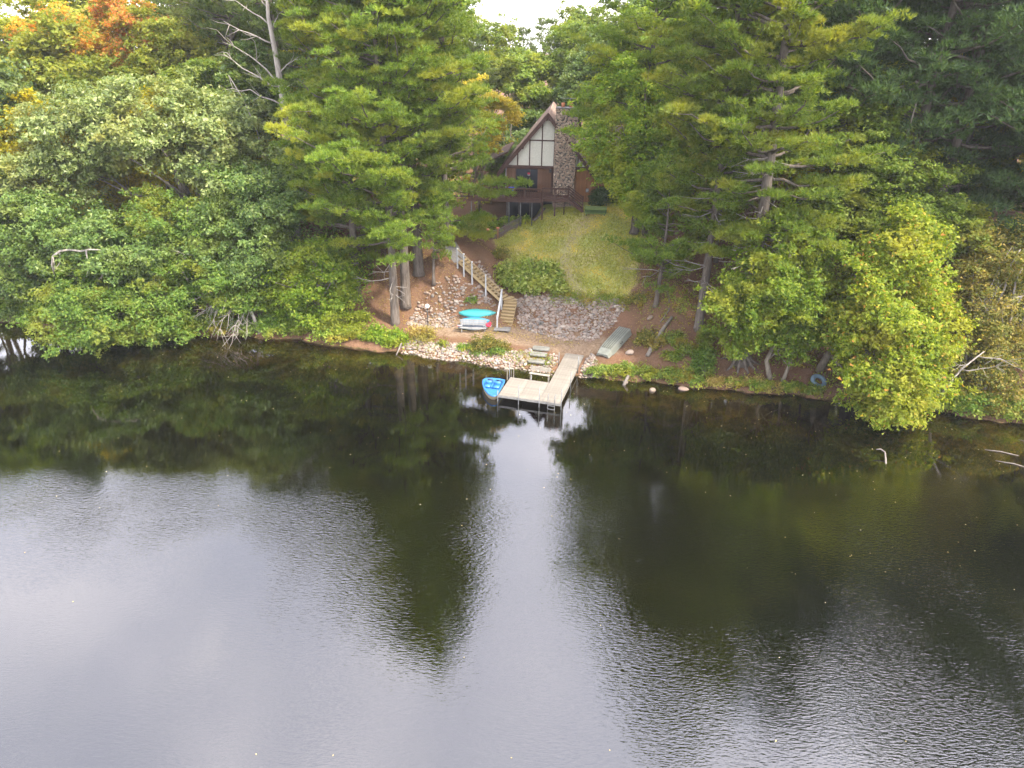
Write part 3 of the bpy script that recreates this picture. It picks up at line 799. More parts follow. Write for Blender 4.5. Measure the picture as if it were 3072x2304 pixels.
# leaning log, cinder block, inner tube, driftwood
drift_mat = pmat('driftwood_grey', (.13, .11, .09), (.23, .20, .17), 3, .85, .4, 12, .15)
def log(name, label, pts, rad, mat=drift_mat, n=8, cat='log'):
    A = Acc(); o0 = np.array(pts[0]); tube(A, np.array(pts) - o0, rad, n); o_ = A.obj(name, mat, None, True); o_.location = o0
    return tag(o_, label, cat)
g_ = lambda x, y, d=0.0: (x, y, float(ground(x, y)) + d)
log('fallen_log', 'grey weathered log lying up the slope right of the overturned boat', [g_(10.5, 50.6, .12), g_(11.2, 51.8, .14), g_(12.0, 52.8, .15), g_(12.8, 53.7, .2)], [.17, .16, .15, .13])
log('fallen_branch', 'thin bent dead branch on the brown slope behind the log', [g_(11.9, 53.6, .06), g_(12.7, 54.6, .1), g_(12.9, 56.0, .2), g_(12.6, 57.4, .5)], [.05, .05, .04, .02], cat='branch')
log('driftwood', 'pale hooked stick poking out of the water below the lime maple', [(23.0, 36.9, -.1), (23.2, 37.5, .12), (23.3, 37.9, .32), (23.1, 38.1, .42), (22.8, 38.05, .42)], [.05, .055, .05, .045, .03], cat='driftwood')
log('driftwood', 'slim pale branch afloat near the right edge, upper one of two', [(30.2, 38.9, .0), (31.0, 38.6, .06), (31.9, 38.2, .02)], [.02, .035, .02], cat='driftwood')
log('driftwood', 'slim pale branch afloat near the right edge, lower one of two', [(30.1, 37.6, .0), (31.0, 37.2, .05), (31.9, 36.6, .0)], [.02, .035, .02], cat='driftwood')
log('driftwood', 'sunken dark branch showing beyond the two pale ones', [(33.2, 40.3, -.03), (33.7, 39.6, .06), (34.0, 38.9, .0)], [.03, .05, .03], bark_oak, cat='driftwood')
log('driftwood', 'short stick leaning into the water left of the stone strip', [(-9.4, 52.2, -.1), (-9.2, 52.6, .3), (-9.0, 53.0, .75)], [.05, .06, .06], cat='driftwood')
log('stump', 'broken stump tilting out of the water right of the dock', [(8.3, 47.4, -.15), (8.45, 47.6, .2), (8.7, 47.8, .62)], [.14, .13, .10], cat='stump')
cb = empty('cinder_block', (2.42, 55.55, float(ground(2.42, 55.5)) + .12), R(25), 'grey two-hole cinder block lying on the stone slope', 'block')
cb.rotation_euler = (R(62), R(10), R(20))
A = Acc()
for (c_, s_) in [((0, .085, 0), (.42, .035, .19)), ((0, -.085, 0), (.42, .035, .19)), ((-.19, 0, 0), (.04, .135, .19)), ((.19, 0, 0), (.04, .135, .19)), ((0, 0, 0), (.04, .135, .19))]: abox(A, c_, s_)
A.obj('block', slab_stone, cb)
V, Q = [], []
for i in range(28):
    for j in range(10):
        a, b = 2 * math.pi * i / 28, 2 * math.pi * j / 10
        r_ = .44 + .16 * math.cos(b); V.append((r_ * math.cos(a), r_ * math.sin(a), .15 * math.sin(b)))
        Q.append((i * 10 + j, (i + 1) % 28 * 10 + j, (i + 1) % 28 * 10 + (j + 1) % 10, i * 10 + (j + 1) % 10))
A = Acc(); A.add(V, Q); it = A.obj('inner_tube', tube_p, None, True); it.location = (22.45, 46.85, float(ground(22.45, 46.85)) + .22); it.rotation_euler = (R(30), R(8), 0)
tag(it, 'dull blue inner tube lying on the right bank by the lime maple', 'inner tube')

# green platform on the lawn
pz = float(ground(7.7, 67.9))
gpn = empty('lawn_platform', (7.72, 67.9, pz), R(-7), 'low green box platform on the lawn below the house', 'platform')
box('top', green_paint, (0, 0, .50), (2.1, 1.35, .06), gpn, bevel=.01)
for y_ in (-.62, .62): box('skirt_board', green_shaded, (0, y_, .33), (2.04, .05, .27), gpn)
for x_ in (-1.0, 1.0): box('skirt_board', green_shaded, (x_, 0, .33), (.05, 1.18, .27), gpn)
for y_ in (-.5, .5): box('skid', green_paint, (0, y_, .12), (2.0, .12, .12), gpn)
for x_ in (-.85, .85):
    for y_ in (-.5, .5): box('leg', green_shaded, (x_, y_, .0), (.1, .1, .3), gpn)

# picket fence and log edging
fa, fb_ = np.array([-2.3, 66.2]), np.array([.7, 68.7])
fd = (fb_ - fa) / np.linalg.norm(fb_ - fa)
fence = empty('picket_fence', (fa[0], fa[1], float(ground(*fa))), 0, 'grey picket fence along the left edge of the lawn', 'fence')
picket = None
nf = 26
for i in range(nf):
    q = fa + (fb_ - fa) * i / (nf - 1); z_ = float(ground(q[0], q[1]))
    loc = Vector((q[0], q[1], z_ + .42)) - fence.location
    if picket is None: picket = box('picket', fence_grey, loc, (.075, .025, .92), fence, (0, 0, math.atan2(fd[1], fd[0])), .008)
    else:
        o_ = picket.copy(); col.objects.link(o_); o_.location = loc
for h_ in (.25, .72):
    for i in range(4):
        a_ = fa + (fb_ - fa) * i / 4; b_ = fa + (fb_ - fa) * (i + 1) / 4; off = np.array([-fd[1], fd[0]]) * .04
        beam('rail', fence_grey, Vector((*(a_ + off), float(ground(*a_)) + h_)) - fence.location, Vector((*(b_ + off), float(ground(*b_)) + h_)) - fence.location, .04, .07, fence)
for f_, lb in ((.30, 'orange-topped post planter halfway along the picket fence'), (.0, 'rust-coloured post planter at the lower end of the picket fence')):
    q = fa + (fb_ - fa) * f_ + np.array([-.15, -.1]); z_ = float(ground(*q))
    pp = empty('post_planter', (q[0], q[1], z_), 0, lb, 'planter'); box('post', siding_or, (0, 0, .45), (.14, .14, .95), pp, bevel=.01); box('cap', clay, (0, 0, .97), (.28, .28, .14), pp, bevel=.02)
log('edging_log', 'long weathered log edging the lawn up to the house', [g_(.9, 68.75, .12), g_(1.6, 69.3, .13), g_(2.3, 69.9, .14), g_(3.0, 70.5, .12)], [.13, .13, .12, .11])

# ------------------------------------------------------------------ the house
hs_ = empty('house', (3.1, 71.5, 9.2), R(-5), 'steep-gabled half-timbered house with a tall stone chimney and brown deck', 'house')
def hb(name, mat, c_, s_, rot=(0, 0, 0), bevel=0.0, parent=None): return box(name, mat, c_, s_, parent or hs_, rot, bevel)
RZ, SL = 7.28, 1.17                         # ridge height above the main floor, roof slope
def roof_z(x): return RZ - abs(x) * SL
HB = 11.0                                    # length of the main block
# core of the upper storey (behind the panels) and of the lower storey
prism('gable_core', fascia, [(-3.95, 2.3), (3.95, 2.3), (3.95, roof_z(3.95) - .12), (0, RZ - .12), (-3.95, roof_z(3.95) - .12)], .06, HB, 'y', hs_)
hb('lower_core', fascia, (-.0, HB / 2 + .09, 1.1), (7.86, HB - .06, 2.4))
hb('foundation', soot, (0, HB / 2 + .02, -1.6), (7.9, HB, 3.0))
# stucco panels between the battens
bat = [-3.78, -2.86, -1.70, -.52, .68, 1.9, 3.0, 3.85]
HBZ = 4.9
for a, b in zip(bat[:-1], bat[1:]):
    a_, b_ = a + .055, b - .055
    lo, hi = 2.55, HBZ - .06
    za, zb = roof_z(a_) - .16, roof_z(b_) - .16
    if min(za, zb) > hi:
        prism('panel', stucco, [(a_, lo), (b_, lo), (b_, hi), (a_, hi)], -.03, .05, 'y', hs_)
        l2 = HBZ + .06
        if min(za, zb) > l2 + .05: prism('panel', stucco, [(a_, l2), (b_, l2), (b_, zb), (a_, za)] if not (a_ < 0 < b_) else [(a_, l2), (b_, l2), (b_, zb), (0, RZ - .18), (a_, za)], -.03, .05, 'y', hs_)
        else: prism('panel', stucco, [(a_, l2), (b_, l2), (b_, max(zb, l2 + .02)), (a_, max(za, l2 + .02))], -.03, .05, 'y', hs_)
    else:
        pts = [(a_, lo), (b_, lo), (b_, min(zb, hi) if zb > lo else lo + .02)]
        if zb > hi: pts.append((a_ + (hi - za) / (zb - za) * (b_ - a_), hi))
        if za > hi: pts.append((a_ + (hi - za) / (zb - za) * (b_ - a_), hi))
        pts.append((a_, min(za, hi) if za > lo else lo + .02))
        prism('panel', stucco, pts, -.03, .05, 'y', hs_)
        if zb > HBZ + .3: prism('panel', stucco, [(a_ + (HBZ + .06 - za) / (zb - za) * (b_ - a_), HBZ + .06), (b_, HBZ + .06), (b_, zb)], -.03, .05, 'y', hs_)
        if za > HBZ + .3: prism('panel', stucco, [(a_, HBZ + .06), (a_ + (HBZ + .06 - za) / (zb - za) * (b_ - a_), HBZ + .06), (a_, za)], -.03, .05, 'y', hs_)
for x_ in bat[1:-1]:
    h_ = roof_z(x_) - .15 - 2.45
    hb('timber', dark_wood, (x_, -.02, 2.45 + h_ / 2), (.115, .12, h_))
hb('timber', dark_wood, (0, -.035, HBZ), (2 * (RZ - HBZ) / SL - .35, .12, .115))
hb('girder', dark_wood, (-.02, -.10, 2.42), (7.95, .22, .26), bevel=.01)
# roof: two slabs, rake boards, courses of shingles
def roof_slab(sgn, x_out, thick, y0, y1, mat, name='roof_slope'):
    z_out = RZ - x_out * SL
    poly = [(0, RZ), (sgn * x_out, z_out), (sgn * x_out, z_out + thick * 1.5), (0, RZ + thick * 1.5)]
    return prism(name, mat, poly, y0, y1, 'y', hs_)
for sgn in (-1, 1):
    sl = roof_slab(sgn, 4.75, .10, -.75, HB + .5, fascia)
    ncrs = 26
    for i in range(ncrs):
        f0, f1 = 4.8 * i / ncrs, 4.8 * (i + 1) / ncrs + .03
        za, zb = RZ - f0 * SL + .165, RZ - f1 * SL + .19
        A = Acc(); V = [(sgn * f0, -.82, za), (sgn * f1, -.82, zb), (sgn * f1, HB + .55, zb), (sgn * f0, HB + .55, za), (sgn * f0, -.82, za - .05), (sgn * f1, -.82, zb - .05), (sgn * f1, HB + .55, zb - .05), (sgn * f0, HB + .55, za - .05)]
        A.add(V, [(0, 1, 2, 3), (7, 6, 5, 4), (0, 4, 5, 1), (1, 5, 6, 2), (2, 6, 7, 3)]); A.obj('shingle_course', roofing, sl)
    L2 = 4.8
    prism('rake_board', dark_wood, [(0, RZ + .24), (sgn * L2, RZ - L2 * SL + .24), (sgn * L2, RZ - L2 * SL - .28), (0, RZ - .30)], -.89, -.83, 'y', hs_)
    for f_ in (.12, 2.35, 4.3):
        hb('purlin', dark_wood, (sgn * f_, -.50, RZ - f_ * SL - .26), (.16, .72, .2))
# lower porch roof beyond the left eave
prism('porch_roof', fascia, [(-6.3, 2.55), (-3.9, 3.7), (-3.9, 3.55), (-6.3, 2.40)], .6, 8, 'y', hs_)
pole('downpipe', white_paint, (-3.98, -.05, 2.7), (-4.0, -.05, .0), .05, hs_)
# sliding doors and lower wall
fr_ = hb('door_frame', dark_wood, (-1.93, -.02, 1.12), (2.30, .10, 2.36))
for (x0, x1) in ((-2.98, -1.66), (-1.58, -.90)):
    pane = hb('door_pane', glass, ((x0 + x1) / 2, -.05, 1.12), (x1 - x0, .07, 2.14))
hb('curtain', white_p, (-1.66, -.10, .95), (.06, .02, .9))
for i in range(9): hb('siding_board', siding, (-.78 + i * .145, -.03, 1.15), (.135, .10, 2.25))
for i in range(6): hb('siding_board', siding, (-3.88 + i * .148, -.03, 1.15), (.138, .10, 2.25))
for i in range(13): hb('siding_board', siding_or, (2.78 + i * .148, -.03, .75), (.138, .10, 3.1))
lf = hb('wall_light', black_metal, (.36, -.18, 2.12), (.2, .2, .34), bevel=.03)
# chimney
ch = hb('chimney', soot, (1.74, -.42, 2.7), (1.90, .85, 10.3))
rg = np.random.default_rng(55)
A = Acc()
def face_stones(u0, u1, z0, z1, put):
    sp = .20; j = 0; zc = z0
    while zc < z1:
        u = u0 + (.5 * sp if j % 2 else 0)
        while u < u1:
            w_ = sp * rg.uniform(.42, .98); h_ = sp * rg.uniform(.36, .70); an_ = rg.normal(0, .7); ca, sa = math.cos(an_), math.sin(an_)
            V = STONES[rg.integers(10)] * np.array([w_, .09, h_])
            V = np.stack([V[:, 0] * ca - V[:, 2] * sa, V[:, 1], V[:, 0] * sa + V[:, 2] * ca], 1)
            put(V, min(max(u + rg.normal(0, .05), u0), u1), zc + rg.normal(0, .045)); u += sp
        zc += sp * .82; j += 1
face_stones(.86, 2.62, -2.4, 7.78, lambda V, u, z: A.add(V + np.array([u - 1.74, -.44, z - 2.7]), None, ICO_T))
for sgn in (-1, 1):
    face_stones(-.80, -.05, -2.4, 7.78, lambda V, u, z: A.add(V[:, [1, 0, 2]] + np.array([sgn * .96, u + .42, z - 2.7]), None, ICO_T))
chim_m = stonemat('chimney_stone', 'island')
for e_ in chim_m.node_tree.nodes:
    if e_.type == 'VALTORGB':
        for el_ in e_.color_ramp.elements:
            c_ = el_.color; g2_ = (c_[0] + c_[1] + c_[2]) / 3; el_.color = (g2_ * .78 + c_[0] * 1.0, g2_ * .74 + c_[1] * .84, g2_ * .70 + c_[2] * .72, 1)
tag(A.obj('stones', chim_m, ch, True), kind='stuff')
cap = hb('cap', concrete, (1.74, -.42, 7.92), (2.1, 1.05, .12), bevel=.02)
for x_ in (1.35, 2.1): pole('flue', clay, (x_, -.42, 7.96), (x_, -.42, 8.35), .16, hs_, 12)
ant = pole('antenna', galv, (2.0, .2, 7.6), (2.0, .2, 8.75), .025, hs_)
for s_ in (-.6, -.3, 0, .3, .6): beam('antenna_element', galv, (1.75 + s_, -.1, 8.70), (1.75 + s_, .5, 8.70), .02, .02, hs_)
beam('antenna_boom', galv, (1.0, .2, 8.70), (2.5, .2, 8.70), .03, .03, hs_)
# right wing with its roof facing the water
hb('wing_wall', siding_or, (6.3, 3.2, .6), (4.4, 5.2, 4.0))
prism('wing_roof', fascia, [(-.35, 2.75), (3.4, 5.9), (7.2, 2.75), (7.2, 2.62), (3.4, 5.75), (-.35, 2.62)], 3.9, 9.4, 'x', hs_)
for i in range(18):
    f0, f1 = i / 18, (i + 1) / 18 + .004
    A = Acc(); p0, p1 = (-.42 + 3.8 * f0, 2.80 + 3.19 * f0), (-.42 + 3.8 * f1, 2.80 + 3.19 * f1)
    V = [(3.95, p0[0], p0[1] + .03), (9.45, p0[0], p0[1] + .03), (9.45, p1[0], p1[1]), (3.95, p1[0], p1[1]), (3.95, p0[0], p0[1] - .02), (9.45, p0[0], p0[1] - .02)]
    A.add(V, [(0, 1, 2, 3), (4, 5, 1, 0)]); A.obj('shingle_course', roofing, hs_)
hb('gutter', white_paint, (6.7, -.46, 2.70), (5.4, .12, .12))
prism('carport_roof', fascia, [(-1.4, 2.05), (5, 3.4), (5, 3.2), (-1.4, 1.85)], 8.4, 13.5, 'x', hs_)
hb('carport_fascia', dark_wood, (10.95, -1.43, 1.95), (5.1, .06, .26))
hb('carport_wall', fascia, (11.2, 3.2, .6), (4.4, .2, 3.0))
for x_ in (8.7, 11, 13.2): hb('carport_post', dark_wood, (x_, -1.2, .6), (.14, .14, 2.6))
mtr = hb('meter_box', galv, (4.05, -.12, .35), (.28, .16, .36), bevel=.02)
# deck
FX0, FX1, FY = -7.2, 2.25, -2.75
def planks(x0, x1, y0, y1):
    n = int((y1 - y0) / .145); first = None
    for i in range(n):
        c_ = ((x0 + x1) / 2, y0 + (i + .5) * (y1 - y0) / n, -.03)
        if first is None: first = hb('deck_board', dark_wood, c_, (x1 - x0, .135, .04))
        else: o_ = first.copy(); col.objects.link(o_); o_.location = c_
planks(FX0, .72, FY, -.02); planks(.72, FX1, FY, -.92); planks(FX0, -.22, FY - .72, FY - .01)
hb('rim_joist', dark_wood, ((-.20 + FX1) / 2, FY - .02, -.17), (FX1 + .20, .05, .25)); hb('rim_joist', dark_wood, ((FX0 - .2) / 2, FY - .75, -.17), (-FX0 - .2, .05, .25))
hb('rim_joist', dark_wood, (FX1 + .02, (FY - .92) / 2, -.17), (.05, -FY - .95, .25)); hb('rim_joist', dark_wood, (-.20, FY - .38, -.17), (.05, .66, .25))
bal = None
def railing(x0, y0, x1, y1, cap_w=.14):
    global bal
    a, b = np.array([x0, y0]), np.array([x1, y1]); L_ = np.linalg.norm(b - a); n = max(2, int(L_ / .19))
    for i in range(n):
        q = a + (b - a) * (i + .5) / n
        if bal is None: bal = hb('baluster', dark_wood, (q[0], q[1], .48), (.038, .038, .84))
        else: o_ = bal.copy(); col.objects.link(o_); o_.location = (q[0], q[1], .48)
    beam('cap_rail', dark_wood, (x0, y0, .98), (x1, y1, .98), cap_w, .045, hs_)
    beam('sub_rail', dark_wood, (x0, y0, .90), (x1, y1, .90), .045, .09, hs_)
    beam('bottom_rail', dark_wood, (x0, y0, .10), (x1, y1, .10), .045, .08, hs_)
railing(-.20, FY - .02, FX1 - .02, FY - .02); railing(FX0, FY - .72, -.34, FY - .72, .24); railing(-.20, FY - .72, -.20, FY - .06)
railing(FX0, FY - .68, FX0, -.1)
for (x_, y_) in [(-.22, FY - .74), (1.0, FY - .02), (FX1, FY - .02), (FX0, FY - .72), (-3.6, FY - .72), (-1.9, FY - .72), (FX1, FY + 1.15)]: hb('rail_post', dark_wood, (x_, y_, .36), (.11, .11, 1.32), bevel=.01)
for x_ in (-1.15, -2.25, -3.35, 1.9, FX0 + .2):
    q = hs_.matrix_world @ Vector((x_, FY - .45, 0)) if False else Vector((3.1 + x_ * math.cos(R(-5)) - (FY - .45) * math.sin(R(-5)), 71.5 + x_ * math.sin(R(-5)) + (FY - .45) * math.cos(R(-5)), 0))
    zb_ = float(ground(q.x, q.y)) - 9.2 - .15
    pole('deck_post', galv if x_ < 1 else dark_wood, (x_, FY - .45 if x_ < 0 else FY + .1, zb_), (x_, FY - .45 if x_ < 0 else FY + .1, -.06), .05, hs_)
for x_ in (-.2, 1.0): hb('deck_post', dark_wood, (x_, FY + .25, -1.2), (.14, .14, 2.3))
# screens under the deck
for x_ in (-3.2, -2.1, -1.0, .1): hb('basement_screen', glass, (x_, -.04, -1.45), (1.0, .06, 2.2))
# stairs from the deck
for i in range(5):
    hb('deck_step', dark_wood, (FX1 + .22 + i * .27, FY + .55, -.20 - i * .19), (.30, 1.1, .05), bevel=.006)
for y_ in (FY + .02, FY + 1.08):
    beam('step_stringer', dark_wood, (FX1 + .05, y_, -.18), (FX1 + 1.5, y_, -1.18), .05, .26, hs_)
    for z_ in (.95, .70, .45, .2): beam('step_rail', dark_wood, (FX1 + .05, y_, z_), (FX1 + 1.42, y_, z_ - .98), .05, .09, hs_)
    hb('rail_post', dark_wood, (FX1 + 1.42, y_, -.55), (.1, .1, 1.3))
# things on the deck
hw = hs_.matrix_basis
def hl(x, y, z): return hw @ Vector((x, y, z))
def hw_loc(x, y, z): a = R(-5); return (3.1 + x * math.cos(a) - y * math.sin(a), 71.5 + x * math.sin(a) + y * math.cos(a), 9.2 + z)
hbk = empty('hanging_basket', hw_loc(-1.72, -.45, 1.62), 0, 'red and white hanging flower basket in front of the sliding doors', 'flower basket')
A = Acc(); A.add(STONES[1] * np.array([.14, .14, .13]) + np.array([0, 0, .22]), None, ICO_T); A.obj('flowers', pink_p, hbk)
A = Acc(); V, Q = loft_outline([(math.cos(a) * .14, math.sin(a) * .14) for a in np.linspace(0, 6.283, 11)[:-1]], [0, .04, .16], [.55, .8, 1], (0, 0)); A.add(V, Q); A.obj('pot', white_paint, hbk)
pole('wire', black_metal, (0, 0, .2), (0, 0, .78), .008, hbk)
tb = empty('patio_table', hw_loc(-2.5, -1.7, 0), R(-5), 'dark patio table on the deck in front of the sliding doors', 'table')
box('top', black_metal, (0, 0, .72), (1.3, .8, .03), tb, bevel=.01)
for x_ in (-.55, .55):
    for y_ in (-.32, .32): box('leg', black_metal, (x_, y_, .35), (.04, .04, .7), tb)
for i_, (x_, y_, lb) in enumerate([(-3.3, -1.2, 'dark patio chair left of the deck table'), (-1.75, -1.2, 'dark patio chair right of the deck table')]):
    pc = empty('patio_chair', hw_loc(x_, y_, 0), R(-5 + (90 if i_ else -90)), lb, 'chair')
    box('seat', black_metal, (0, 0, .42), (.5, .5, .04), pc); box('backrest', black_metal, (0, .24, .72), (.5, .04, .55), pc, (R(-8), 0, 0))
    for a in (-.22, .22):
        for b in (-.22, .22): box('leg', black_metal, (a, b, .2), (.03, .03, .42), pc)
A = Acc(); V, Q = loft_outline([(math.cos(a) * .28, math.sin(a) * .28) for a in np.linspace(0, 6.283, 15)[:-1]], [0, .02, .32, .34], [.7, .75, 1, 1.04], (0, 0)); A.add(V, Q); A.add(V[:14] + [(0, 0, 0)], None, [(i, (i + 1) % 14, 14) for i in range(14)])
bk = A.obj('blue_tub', plastic('strong_blue_plastic', (.03, .10, .65))); bk.location = hw_loc(-3.15, FY - .2, .62 + .0); bk.data.materials[0] = MATS['strong_blue_plastic']
tag(bk, 'bright blue tub by the deck railing', 'tub')
sd_ = empty('plant_stand', hw_loc(-3.15, FY - .2, -.01), R(-5), 'small stand under the blue tub on the deck', 'stand')
box('top', dark_wood, (0, 0, .60), (.5, .5, .04), sd_)
for a in (-.2, .2):
    for b in (-.2, .2): box('leg', dark_wood, (a, b, .29), (.05, .05, .58), sd_)
# ------------------------------------------------------------------ trees and plants
def unit(v): return v / (np.linalg.norm(v, axis=-1, keepdims=True) + 1e-9)

def add_leaves(acc, P, outd, size, rg, upw=.55, aspect=.72, droop=0.0):
    n = len(P)
    nrm = unit(np.array([0, 0, upw]) + .45 * outd + rg.normal(0, .55, (n, 3)))
    t = unit(np.cross(nrm, rg.normal(0, 1, (n, 3))))
    if droop:
        t = unit(t + np.array([0, 0, -droop])); nrm = unit(nrm - t * (nrm * t).sum(1)[:, None])
    b = np.cross(nrm, t)
    Ls = (size * rg.uniform(.65, 1.3, n))[:, None]
    W = Ls * aspect
    v = np.stack([P - t * Ls * .55 + b * W * .45, P - t * Ls * .35 - b * W * .6, P + t * Ls * .75 + nrm * Ls * .1], 1)
    acc.add(v.reshape(-1, 3), None, np.arange(n * 3).reshape(n, 3))

def bent(a, b, rg, n=5, sag=0.0, wob=.06):
    a, b = np.asarray(a, float), np.asarray(b, float)
    t = np.linspace(0, 1, n)[:, None]
    L_ = np.linalg.norm(b - a)
    p = a + (b - a) * t + np.sin(t * math.pi) * (rg.normal(0, wob * L_, 3) + np.array([0, 0, sag * L_]))
    p[1:-1] += rg.normal(0, wob * .35 * L_, (n - 2, 3))
    return p

def make_tree(name, label, cat, base, blobs, mat, bark, seed, tr=.22, leaf=.26, dens=90, clump=.62, group=None, trunk_top=None, trunks=None, droop=0.0, upw=.55, flat=.62, n_limb=12):
    rg = np.random.default_rng(seed)
    base = np.array(base, float); base[2] = float(ground(base[0], base[1])) - .12
    root = empty(name, base, 0, label, cat, group)
    crown = Acc(); wood = Acc()
    bl_ = np.array(blobs, float); bl_[:, :3] -= base
    centers = []
    for (cx, cy, cz, rx, ry, rz) in bl_:
        area = 4 * math.pi * (((rx * ry) ** 1.6 + (rx * rz) ** 1.6 + (ry * rz) ** 1.6) / 3) ** (1 / 1.6)
        nl_clump = 30
        nc = max(8, int(area * dens * 1.75 / nl_clump))
        nb_ = max(5, nc // 7)
        bd = unit(rg.normal(0, 1, (nb_, 3)))
        ph = rg.uniform(0, 6.28, 6)
        lump = 1 + .26 * np.sin(3.1 * bd[:, 0] + ph[0]) * np.sin(3.7 * bd[:, 1] + ph[1]) + .2 * np.sin(5 * bd[:, 2] + ph[2] + 4 * bd[:, 0])
        br = rg.uniform(.3, 1.0, nb_) ** .42 * lump
        bc = np.array([cx, cy, cz]) + bd * br[:, None] * np.array([rx, ry, rz])
        pick = rg.integers(0, nb_, nc)
        spread = clump * rg.uniform(.9, 1.9, nb_)[pick][:, None]
        c = bc[pick] + rg.normal(0, .62, (nc, 3)) * spread * np.array([1, 1, .42])
        d = unit(c - np.array([cx, cy, cz]))
        okz = (c[:, 2] + base[2] > ground(c[:, 0] + base[0], c[:, 1] + base[1]) + .25) & (c[:, 2] + base[2] > .3)
        c, d = c[okz], d[okz]
        nc = len(c)
        if nc == 0: continue
        centers.append(c)
        cr = clump * .8 * rg.uniform(.45, 1.35, nc)
        P = np.repeat(c, nl_clump, 0) + rg.normal(0, .55, (nc * nl_clump, 3)) * np.repeat(cr, nl_clump)[:, None] * np.array([1, 1, flat])
        gz = np.maximum(ground(P[:, 0] + base[0], P[:, 1] + base[1]), 0) - base[2]
        P = P[P[:, 2] > gz + .08]
        od = unit(P - np.array([cx, cy, cz - rz * .3]))
        add_leaves(crown, P, od, leaf * .84, rg, upw, droop=droop)
    C = np.concatenate(centers); leaf_n = 0
    top = C[:, 2].max() if trunk_top is None else trunk_top - base[2]
    cen = bl_[:, :3].mean(0)
    for k_, (ox, oy, r0) in enumerate(trunks or [(0, 0, tr)]):
        g0 = float(ground(base[0] + ox, base[1] + oy)) - .15 - base[2]
        tgt = np.array([cen[0] + ox * .5, cen[1] + oy * .5, max(top * .86, 2)])
        tp = bent((ox, oy, g0), tgt, rg, 9, 0, .035)
        rr = r0 * (1 - np.linspace(0, 1, 9) ** 1.1 * .82); rr[0] *= 1.35
        tube(wood, tp, rr, 8)
        ends = C[rg.choice(len(C), min(n_limb, len(C)), replace=False)]
        for e in ends:
            f = np.clip((e[2] * .55) / (tgt[2] + 1e-6), .18, .92)
            i0 = int(f * 8); s0 = tp[i0]
            lp = bent(s0, s0 + (e - s0) * .92, rg, 6, .06, .07)
            tube(wood, lp, np.linspace(max(rr[i0] * .5, .035), .02, 6), 5)
            near = C[np.argsort(((C - lp[3]) ** 2).sum(1))[:7]]
            for q in near[::2]:
                tube(wood, bent(lp[3], q, rg, 4, .04, .06), np.linspace(.03, .01, 4), 3, False)
    wood.obj('trunk', bark, root, True)
    crown.obj('crown', mat, root)
    return root

def tufts(acc, P, outd, ln, rg, nb=7, width=.05, upw=.9):
    n = len(P)
    ax = unit(np.array([0, 0, upw]) + .8 * outd + rg.normal(0, .3, (n, 3)))
    Pn = np.repeat(P, nb, 0); an = np.repeat(ax, nb, 0)
    d = unit(an + rg.normal(0, .55, (n * nb, 3)))
    s = unit(np.cross(d, rg.normal(0, 1, (n * nb, 3))))
    L_ = (ln * rg.uniform(.7, 1.25, n * nb))[:, None]
    v = np.stack([Pn - s * width * .7, Pn + s * width * .7, Pn + d * L_ * 1.1], 1)
    acc.add(v.reshape(-1, 3), None, np.arange(n * nb * 3).reshape(-1, 3))

